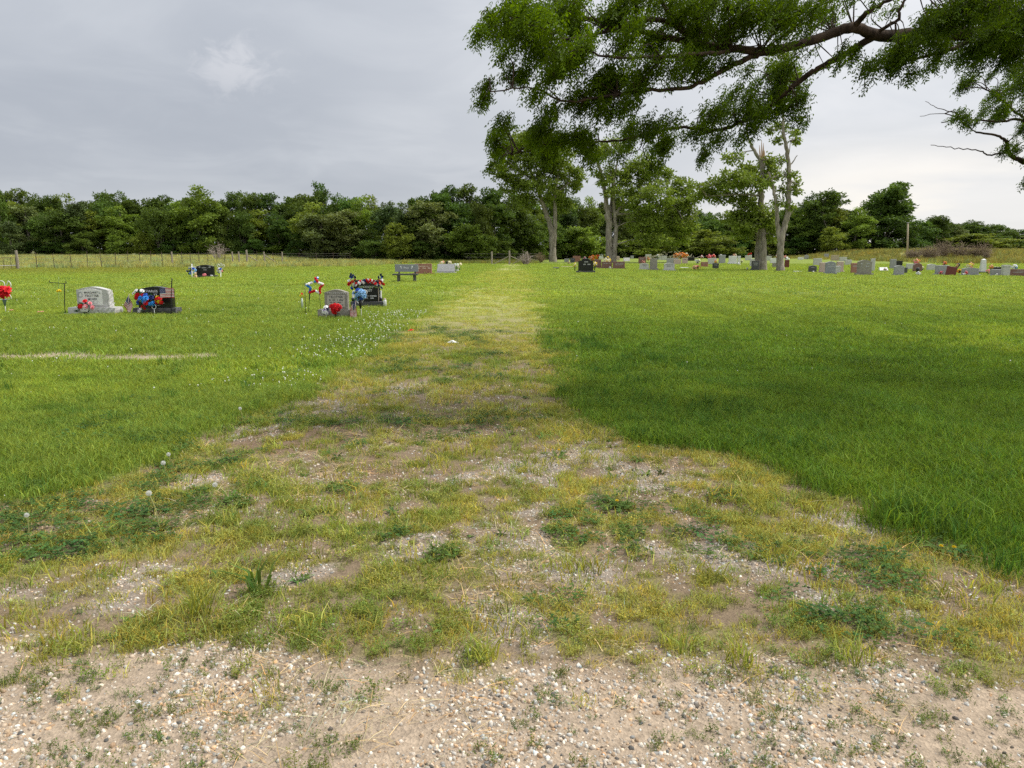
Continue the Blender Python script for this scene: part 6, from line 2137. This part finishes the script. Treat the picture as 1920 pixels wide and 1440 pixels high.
for i, (x0, x1, yt, yb, st, mt, bs, ln, lb) in enumerate(ROWS):
    p = g((x0 + x1) / 2, max(yb, 485.0))
    Y = p.y
    k = mpp(Y) * 0.99
    wd_, h = (x1 - x0) * k, (yb - yt) * k
    p.z = gz1(p.x, p.y) - 0.01
    rz = -math.atan2(p.x, p.y) * 0.35 + random.uniform(-0.05, 0.05)
    if st == 'ledger':
        o = headstone(lb, p, wd_, max(0.08, h * 0.35), h * 6 if h < 0.3 else 0.7, 'ledger', mt, rz=rz * 0.4, name='grave_slab', seed=i)
        continue
    base = None
    if bs:
        bh = min(0.16 * h, 0.16)
        base = (wd_ * 1.26, bh, 0.42)
        h -= bh
    o = headstone(lb, p, wd_, h, 0.22 if st not in ('slant', 'pillar') else min(0.4, wd_ * 0.9), st, mt, base, rz=rz, lines=ln, ink=M_INKG if mt not in (G_LIGHT, G_WHITE, G_PINK) else M_INK, seed=i,
                  base_mat=G_CHAR if (mt is G_BLACK or st == 'obelisk') else None)

# the deep red slab that leans
p = g(1781, 518)
k = mpp(p.y)
o = headstone('leaning deep red polished slab in the front row', p, 17 * k, 18 * k, 0.16, 'flat', G_DRED, None, rz=-0.35, seed=90)
o.rotation_euler = (-0.06, 0.16, -0.35)

FL = [  # x, y of the bunch, foot line, radius px, colours, label
    (1078, 497, 508, 3.5, [M_YEL, M_CREAM], 'yellow flowers at the left side of the black winged headstone'),
    (1115, 495, 508, 4, [M_YEL, M_CREAM], 'yellow flowers at the right side of the black winged headstone'),
    (1067, 493, 495, 3, [M_CREAM, M_PEACH], 'cream flowers beside the small dark headstone'),
    (1110, 484, 492, 5.5, [M_ORG, M_PEACH, M_ORG], 'orange flowers sweeping behind the black winged headstone'),
    (1118, 481.5, 492, 4.5, [M_ORG, M_YEL, M_RED], 'orange and red flowers at the foot of the twin trunks'),
    (1137, 488.5, 500, 7, [M_CREAM, M_CREAM, M_YEL], 'cream flower mound on the maroon headstone'),
    (1096, 485, 492, 3.5, [M_WHITE, M_PINK], 'white flowers behind the black winged headstone'),
    (1144, 502, 504, 2.5, [M_WHITE], 'small white flowers before the maroon headstones'),
    (1133, 478, 484, 2.5, [M_YEL, M_LGREEN], 'yellow green flowers by the far white headstone'),
    (1206, 490.5, 494, 3, [M_PINK, M_PEACH], 'pink flowers at the dark brown headstone'),
    (1216, 485, 490, 3, [M_ORG, M_PEACH], 'orange flowers between the brown and pale headstones'),
    (1234, 480, 487, 3, [M_WHITE, M_CREAM], 'white flowers on the far rounded headstone'),
    (1268, 479.5, 490, 5, [M_ORG, M_PEACH, M_CREAM], 'orange flower spray, left part'),
    (1277, 478.5, 490, 5.5, [M_ORG, M_PEACH, M_ORG], 'orange flower spray, middle part'),
    (1286, 479.5, 490, 4.5, [M_ORG, M_ORG, M_CREAM], 'orange flower spray, right part'),
    (1274, 491, 495, 3, [M_ORG, M_PINK], 'orange flowers low by the grey headstone'),
    (1308, 489, 495, 4, [M_WHITE, M_WHITE, M_CREAM], 'white flower bunch left of the short reddish headstone'),
    (1316, 481, 487, 3, [M_PINK, M_WHITE], 'pale pink flowers far behind the short reddish headstone'),
    (1303, 502, 505, 4.5, [M_PEACH, M_TED, M_PINK], 'peach and brown flowers lying before the reddish headstone'),
    (1309, 499.5, 505, 3, [M_TED, M_RED], 'brown red flowers beside the peach ones'),
    (1329, 481.5, 490, 4, [M_RED, M_PINK], 'red flowers on the grey headstone, left bunch'),
    (1337, 481, 490, 4, [M_RED, M_PINK, M_PEACH], 'red flowers on the grey headstone, right bunch'),
    (1342, 490.5, 503, 3.5, [M_PINK, M_YEL], 'pink flowers on top of the short charcoal headstone'),
    (1352, 479.5, 490, 3, [M_WHITE, M_CREAM], 'white flowers on the tall grey lilac headstone'),
    (1377, 479.5, 492, 3.5, [M_PEACH, M_CREAM], 'pink bunch on the white grey headstone'),
    (1385, 495, 497, 3, [M_WHITE], 'white flowers at the foot of the narrow pillar'),
    (1391, 489, 494, 2, [M_CREAM], 'cream flowers right of the narrow pillar'),
    (1405.5, 477, 487, 3.2, [M_RED, M_RED, M_WHITE], 'red flowers on the light headstone left of the broken tree'),
    (1401, 503, 506, 2, [M_WHITE, M_CREAM], 'white flowers left of the dark headstone at the broken tree'),
    (1475, 486, 499, 4, [M_WHITE, M_WHITE], 'white flowers on the dark red headstone'),
    (1473, 482, 490, 3, [M_PINK, M_PEACH], 'pink flowers behind the slender trunk'),
    (1456, 481, 490, 2.5, [M_PEACH, M_WHITE], 'pale flowers left of the slender trunk'),
    (1525, 511, 512, 2.5, [M_WHITE], 'white flowers at the charcoal arched headstone'),
    (1636, 493, 505, 3, [M_PEACH, M_WHITE], 'pale flowers right of the large grey brown headstone'),
    (1660, 505, 508, 3, [M_PINK, M_WHITE], 'pink flowers on the low white marker'),
    (1718, 491.5, 506, 5, [M_PEACH, M_PINK, M_ORG], 'pink flowers crowning the brown rounded headstone'),
    (1729, 502, 509, 3.5, [M_CREAM, M_LGREEN], 'cream flowers right of the brown rounded headstone'),
    (1721, 514, 516, 4, [M_WHITE], 'white flowers at the foot of the black vase'),
    (1771, 493, 506, 3.5, [M_ORG, M_PINK, M_RED], 'orange pink flowers behind the deep red slab'),
    (1764, 511, 516, 3.2, [M_PINK, M_RED], 'pink flowers low before the wide grey headstone'),
    (1795, 497, 508, 4, [M_BVASE, M_PEACH, M_BVASE], 'dark wreath with peach flowers right of the deep red slab'),
    (1798, 508, 514, 4.5, [M_YEL, M_ORG, M_BVASE], 'yellow flowers low right of the deep red slab'),
    (1811, 511, 517, 3.5, [M_PINK, M_RED], 'pink flowers before the wide grey brown headstone'),
    (1806, 516, 518, 3, [M_WHITE], 'white flowers on the ground before the wide grey brown headstone'),
    (1818, 498, 512, 6, [M_YEL, M_CREAM, M_PEACH], 'yellow and peach flowers on the wide grey brown headstone'),
    (1853, 509, 516, 4, [M_PINK, M_PEACH, M_PINK], 'pink flowers between the obelisk and the grey headstone'),
    (1858, 500.5, 510, 4, [M_ORG, M_PEACH], 'orange flowers above the grey headstone by the obelisk'),
    (1902, 500.5, 512, 5.5, [M_WHITE, M_WHITE, M_LBLUE], 'white flower mound right of the capped pillar'),
    (1868, 515, 518, 2.5, [M_WHITE], 'white flowers at the grey headstone right of the obelisk'),
]
for i, (x, y, yb, r_, ms, lb) in enumerate(FL):
    p = g(x, max(yb, 486))
    Y = p.y - 0.25
    k = mpp(Y)
    p.z = gz1(p.x, p.y)
    c = W(x, y, Y)
    hgt = max(r_ * k * 0.6, c.z - p.z)
    p.x, p.y = c.x, Y
    bouquet(lb, p, ms, 8 if r_ < 4 else 12, r_ * k, hgt, r_ * k * 0.42, (M_VASE, max(0.06, hgt - r_ * k * 0.4), 0.05), flat=0.75, seed=100 + i, name='flower_bunch')
p = on_ground(1720, 514)
k = mpp(p.y)
o = thing('black_vase', p, 'tall black vase before the brown rounded headstone', 'vase')
mb = MB(); mb.lathe((0, 0, 0), [(0.07, 0), (0.05, 0.06), (0.11, 0.25), (0.12, 0.36), (0.07, 0.42)], 12); mb.build('body', M_BVASE, o, True)
mb = MB(); mb.lathe((0, 0, 0.421), [(0.07, 0), (0.085, 0.02), (0.06, 0.022)], 12); mb.build('rim', M_GREYM, o, True)
o = thing('mound_pile', on_ground(1255, 487), 'pile of grey green cuttings behind the orange spray', 'brush pile')
mb = MB()
for i in range(70):
    a = random.uniform(-4.5, 4.5)
    z = (1.3 * (1 - (a / 5) ** 2)) * random.random()
    d = Vector((random.uniform(-1, 1), random.uniform(-.6, .6), random.uniform(-.25, .4)))
    mb.tube([(a, random.uniform(-1, 1), z), Vector((a, 0, z)) + d], [0.05, 0.015], 4)
mb.build('branches', plain('grey green cuttings', (0.27, 0.26, 0.16), 0.9), o)

# ------------------------------------------------------------------ fences and poles
FA, FB = Vector((ray(30, 470)[0] / ray(30, 470)[1] * 62.0, 62.0, 0)), Vector((ray(528, 470)[0] / ray(528, 470)[1] * 87.0, 87.0, 0))


def fence_at(px):
    t_ = ray(px, 470)
    m_ = t_[0] / t_[1]
    dx, dy = FB.x - FA.x, FB.y - FA.y
    s = (m_ * FA.y - FA.x) / (dx - m_ * dy)
    x, y = FA.x + dx * s, FA.y + dy * s
    return Vector((x, y, float(terrain(x, y))))


mb = MB(); mb.tube([(0, 0, -0.1), (0.01, 0, 0.7), (0, 0, 1.32)], [0.028, 0.026, 0.022], 5); mb.box((0, 0, 1.28), (0.05, 0.05, 0.10))
tpost = mb.mesh('post', M_TPOST)
mb = MB(); mb.tube([(0, 0, -0.1), (0.02, 0, 0.7), (0, 0, 1.42)], [0.10, 0.095, 0.085], 8)
wpost = mb.mesh('post', M_POST)
fence = thing('wire_fence', fence_at(30), 'long wire fence with thin steel and wooden posts before the meadow', 'fence')
F0_ = fence.location.copy()
for x in (66, 99, 131, 161, 188, 215, 238, 261, 281, 303, 340, 356, 372, 389, 405, 420, 480, 512, 560, 593, 625, 655):
    b = link(bpy.data.objects.new('post', tpost), fence); b.location = fence_at(x) - F0_
    b.rotation_euler = (random.uniform(-.04, .04), random.uniform(-.05, .05), 0)
    b.scale = (1, 1, random.uniform(0.92, 1.06))
for x in (30, 321, 435, 447, 462, 495, 528):
    b = link(bpy.data.objects.new('post', wpost), fence); b.location = fence_at(x) - F0_
    b.rotation_euler = (random.uniform(-.03, .03), random.uniform(-.04, .04), 0)
    b.scale = (1.15 if x in (30, 462) else 0.85,) * 2 + (1.08 if x in (30, 462) else 0.95,)
xs_ = np.linspace(30, 655, 40)
for hz in (0.25, 0.55, 0.85, 1.12):
    mb = MB()
    mb.tube([fence_at(x) - F0_ + Vector((0, 0, hz + random.uniform(-.012, .012))) for x in xs_], 0.006, 3)
    mb.build('wire', M_WIRE, fence)
for a, b_ in ((495, 520), (462, 490)):
    mb = MB(); mb.tube([fence_at(a) - F0_ + Vector((0, 0, 1.0)), fence_at(b_) - F0_ + Vector((0, 0, 0.05))], 0.05, 6); mb.build('brace', M_POST, fence)
gate = thing('pipe_gate', fence_at(30), 'thin metal pipe gate left of the thick wooden fence post', 'gate')
for hz in (0.35, 0.95):
    mb = MB(); mb.tube([fence_at(28) - F0_ + Vector((0, 0, hz)), fence_at(-70) - F0_ + Vector((0, 0, hz))], 0.022, 6); mb.build('rail', M_GREYM if hz < 0.5 else M_TPOST, gate)
for x in (27, 18, 4, -12, -30, -50, -69):
    mb = MB(); q = fence_at(x) - F0_; mb.tube([q + Vector((0, 0, 0.15)), q + Vector((0, 0, 0.98))], 0.015, 5); mb.build('bar', M_TPOST, gate)
p0 = g(955, 496)
fe = thing('end_fence', p0, 'three wooden fence posts with slanting braces across the lane end', 'fence')
for x, hh in ((922, 1.0), (955, 1.05), (988, 1.0)):
    q = W(x, 496, p0.y); q.z = gz1(q.x, q.y)
    b = link(bpy.data.objects.new('post', wpost), fe); b.location = q - p0; b.scale = (1, 1, hh)
for a, b_ in (((924, 496), (953, 481)), ((957, 480), (975, 488)), ((960, 496), (980, 483))):
    mb = MB(); mb.tube([W(a[0], a[1], p0.y) - p0, W(b_[0], b_[1], p0.y) - p0], 0.045, 6); mb.build('brace', M_POST, fe)
for hz in (0.4, 0.8, 1.15):
    mb = MB(); mb.tube([W(870, 496, p0.y) - p0 + Vector((0, 0, hz)), W(1010, 496, p0.y) - p0 + Vector((0, 0, hz))], 0.006, 3); mb.build('wire', M_WIRE, fe)
p = g(1701, 487)
o = thing('wooden_pole', p, 'thin pale wooden pole in front of the dark trees', 'pole')
mb = MB(); mb.tube([(0, 0, -0.2), rel(o, 1702, 440, p.y), rel(o, 1702.5, 417, p.y)], [0.16, 0.13, 0.11], 8); mb.build('shaft', plain('pale pole wood', (0.46, 0.38, 0.29), 0.9, 0.1, 0.2, 5), o, True)
mb = MB(); mb.box(rel(o, 1702.5, 417.5, p.y), (0.3, 0.3, 0.1)); mb.build('cap', M_GREYM, o)

# ------------------------------------------------------------------ dandelions and single tufts near the camera
M_PUFF = leaf_material('dandelion seed down', (0.80, 0.80, 0.76), trans=0.4, rnd=False, tcol=(1, 1, 1, 1))
M_STEM = plain('dandelion stem', (0.36, 0.36, 0.14), 0.6)
M_DY = plain('dandelion yellow', (0.85, 0.62, 0.01), 0.7)
r = np.random.default_rng(9)
d = r.normal(size=(420, 3)); d /= np.linalg.norm(d, axis=1, keepdims=True)
V, F = leaf_geo(d * 0.004, d, 0.020, 0.0012, None, r)
d2 = np.repeat(d, 2, 0); s_ = r.normal(size=(840, 3)); s_ -= d2 * (s_ * d2).sum(1, keepdims=True)
V2, F2 = leaf_geo(d2 * 0.022, s_ + d2 * 0.4, 0.007, 0.0012, None, r)
puff_me = mesh_np('seed_head', np.vstack([V, V2]), np.vstack([F, F2 + len(V)]), M_PUFF, cols={'leafvar': np.ones((len(V) + len(V2), 3))})
d = r.normal(size=(120, 3)); d[:, 2] = np.abs(d[:, 2]) * 0.8; d /= np.linalg.norm(d, axis=1, keepdims=True)
V, F = leaf_geo(d * 0.002, d * np.array([1, 1, 0.6]), 0.017, 0.004, None, r)
yel_me = mesh_np('flower_head', V, F, M_DY)


def dandelion(base, head, puff, label, s=1.0):
    p = on_ground(*base)
    o = thing('dandelion', p, label, 'dandelion')
    tip = W(head[0], head[1], p.y - 0.02) - p
    wire_part('stem', o, [(0, 0, -0.01), tip * 0.5 + Vector((0.008, 0, 0.01)), tip], 0.0028, M_STEM, per=4)
    b = link(bpy.data.objects.new('seed_head' if puff else 'flower_head', puff_me if puff else yel_me), o)
    b.location = tip
    b.scale = (s * 0.66,) * 3
    t3 = rosette(np.random.default_rng(int(base[0])), 9, 0.10, 0.022)
    lf = obj_np('leaves', t3[0], t3[1], m_wleaf, o, cols={'leafvar': t3[2]})
    return o


m_wleaf = leaf_material('single weed leaves', (0.105, 0.175, 0.035), trans=0.3, rnd=False)
m_lawnlong = leaf_material('long lawn blades', (0.16, 0.26, 0.035), trans=0.4, rnd=False)
m_tuft = leaf_material('single tuft blades', (0.33, 0.36, 0.08), trans=0.4, rnd=False)
dandelion((300, 990), (279, 925), True, 'tall white dandelion clock nearest the lower left corner', 1.0)
dandelion((432, 938), (403, 909), True, 'white dandelion clock leaning left over a dark weed')
dandelion((309, 893), (306, 868), True, 'small dandelion clock at the corner of the left lawn')
dandelion((318, 874), (316, 852), True, 'small dandelion clock just behind the lawn corner one', 0.9)
dandelion((455, 798), (450, 766), True, 'pale dandelion clock on a straight stem by the gravel pile', 0.9)
dandelion((52, 1012), (50, 966), True, 'dandelion clock among dark clover at the left edge', 0.8)
dandelion((374, 745), (373, 734), False, 'yellow dandelion on the left lawn', 1.1)
dandelion((1049, 856), (1048, 844), False, 'yellow dandelion near the middle of the lane edge')
dandelion((1198, 866), (1197, 838), False, 'yellow dandelion on a tall stem at the right lawn edge')
dandelion((1160, 952), (1157, 939), False, 'yellow dandelion low in the dark weed left of the bare soil')
dandelion((1766, 1036), (1765, 1024), False, 'left of the two yellow flowers by the long grass')
dandelion((1789, 1040), (1789, 1026), False, 'right of the two yellow flowers by the long grass')


def tuft(base, n, rad_, h0, h1, wd_, mat, label, kind='blades', **kw):
    p = on_ground(*base)
    o = thing('grass_tuft' if kind == 'blades' else 'weed_clump', p, label, 'grass tuft' if kind == 'blades' else 'weed')
    rr = np.random.default_rng(int(base[0] + base[1]))
    if kind == 'blades':
        t3 = blades(n, rad_, h0, h1, wd_, r=rr, **kw)
        obj_np('blades', t3[0], t3[1], mat, o, cols={'leafvar': t3[2]})
    else:
        pr = medick(rr, 26, 0.02, 0.06, rad_ * 0.8, 0.016)
        c3 = clover(rr, 70, rad_ * 0.9, 0.01, 0.04, 0.015)
        obj_np('leaves', pr[0], pr[1], mat, o, cols={'leafvar': pr[2]})
        obj_np('leaflets', c3[0], c3[1], mat, o, cols={'leafvar': c3[2]})
    return o


tuft((375, 1160), 60, 0.05, 0.12, 0.26, 0.006, m_tuft, 'tall tuft of long grass blades leaning left at lower left', lean=0.7, bend=0.5)
tuft((480, 1110), 16, 0.05, 0.12, 0.22, 0.018, m_wleaf, 'clump of broad grass blades right of the tall leaning tuft', lean=0.9, bend=0.6)
tuft((905, 1235), 55, 0.06, 0.06, 0.14, 0.006, m_tuft, 'upright grass tuft at the road edge in the middle', lean=0.6, bend=0.5)
tuft((1390, 1245), 60, 0.07, 0.06, 0.13, 0.006, m_tuft, 'bushy grass tuft at the road edge right of the middle', lean=0.6, bend=0.5)
tuft((1600, 1240), 45, 0.07, 0.07, 0.15, 0.005, m_tuft, 'pale grass tuft at the road edge farther right', lean=0.6, bend=0.6)
tuft((1270, 1215), 45, 0.07, 0.07, 0.15, 0.005, m_tuft, 'wispy grass tuft right of the gravel streak', lean=0.6, bend=0.6)
tuft((620, 960), 40, 0.08, 0.06, 0.14, 0.006, m_tuft, 'yellow green grass tuft left of the lane middle', lean=0.6, bend=0.6)
tuft((1690, 985), 110, 0.20, 0.10, 0.22, 0.007, m_lawnlong, 'long dark grass drooping over the lawn edge on the right', lean=0.6, bend=0.7)
tuft((1790, 990), 110, 0.22, 0.10, 0.22, 0.007, m_lawnlong, 'longest dark grass clump near the right edge', lean=0.6, bend=0.7)
tuft((1360, 935), 24, 0.16, 0, 0, 0.045, m_wleaf, 'dark green weed clump right of the bare soil patch', 'rosette')
tuft((1150, 955), 18, 0.13, 0, 0, 0.03, m_wleaf, 'dark weed carrying a yellow flower in the lane', 'rosette')
tuft((440, 945), 18, 0.14, 0, 0, 0.03, m_wleaf, 'dark leafy weed under the leaning dandelion clock', 'rosette')
tuft((830, 1045), 20, 0.11, 0, 0, 0.03, m_wleaf, 'low dark weed on the gravel left of the lane middle', 'rosette')
tuft((1050, 1000), 20, 0.12, 0, 0, 0.03, m_wleaf, 'round dark weed above the gravel streak', 'rosette')
tuft((1180, 1000), 20, 0.12, 0, 0, 0.03, m_wleaf, 'dark weed right of the round one', 'rosette')
tuft((640, 920), 18, 0.14, 0, 0, 0.03, m_wleaf, 'dark flat weed left of the lane middle', 'rosette')
tuft((820, 822), 18, 0.20, 0, 0, 0.04, m_wleaf, 'dark green weed in the lane farther up', 'rosette')
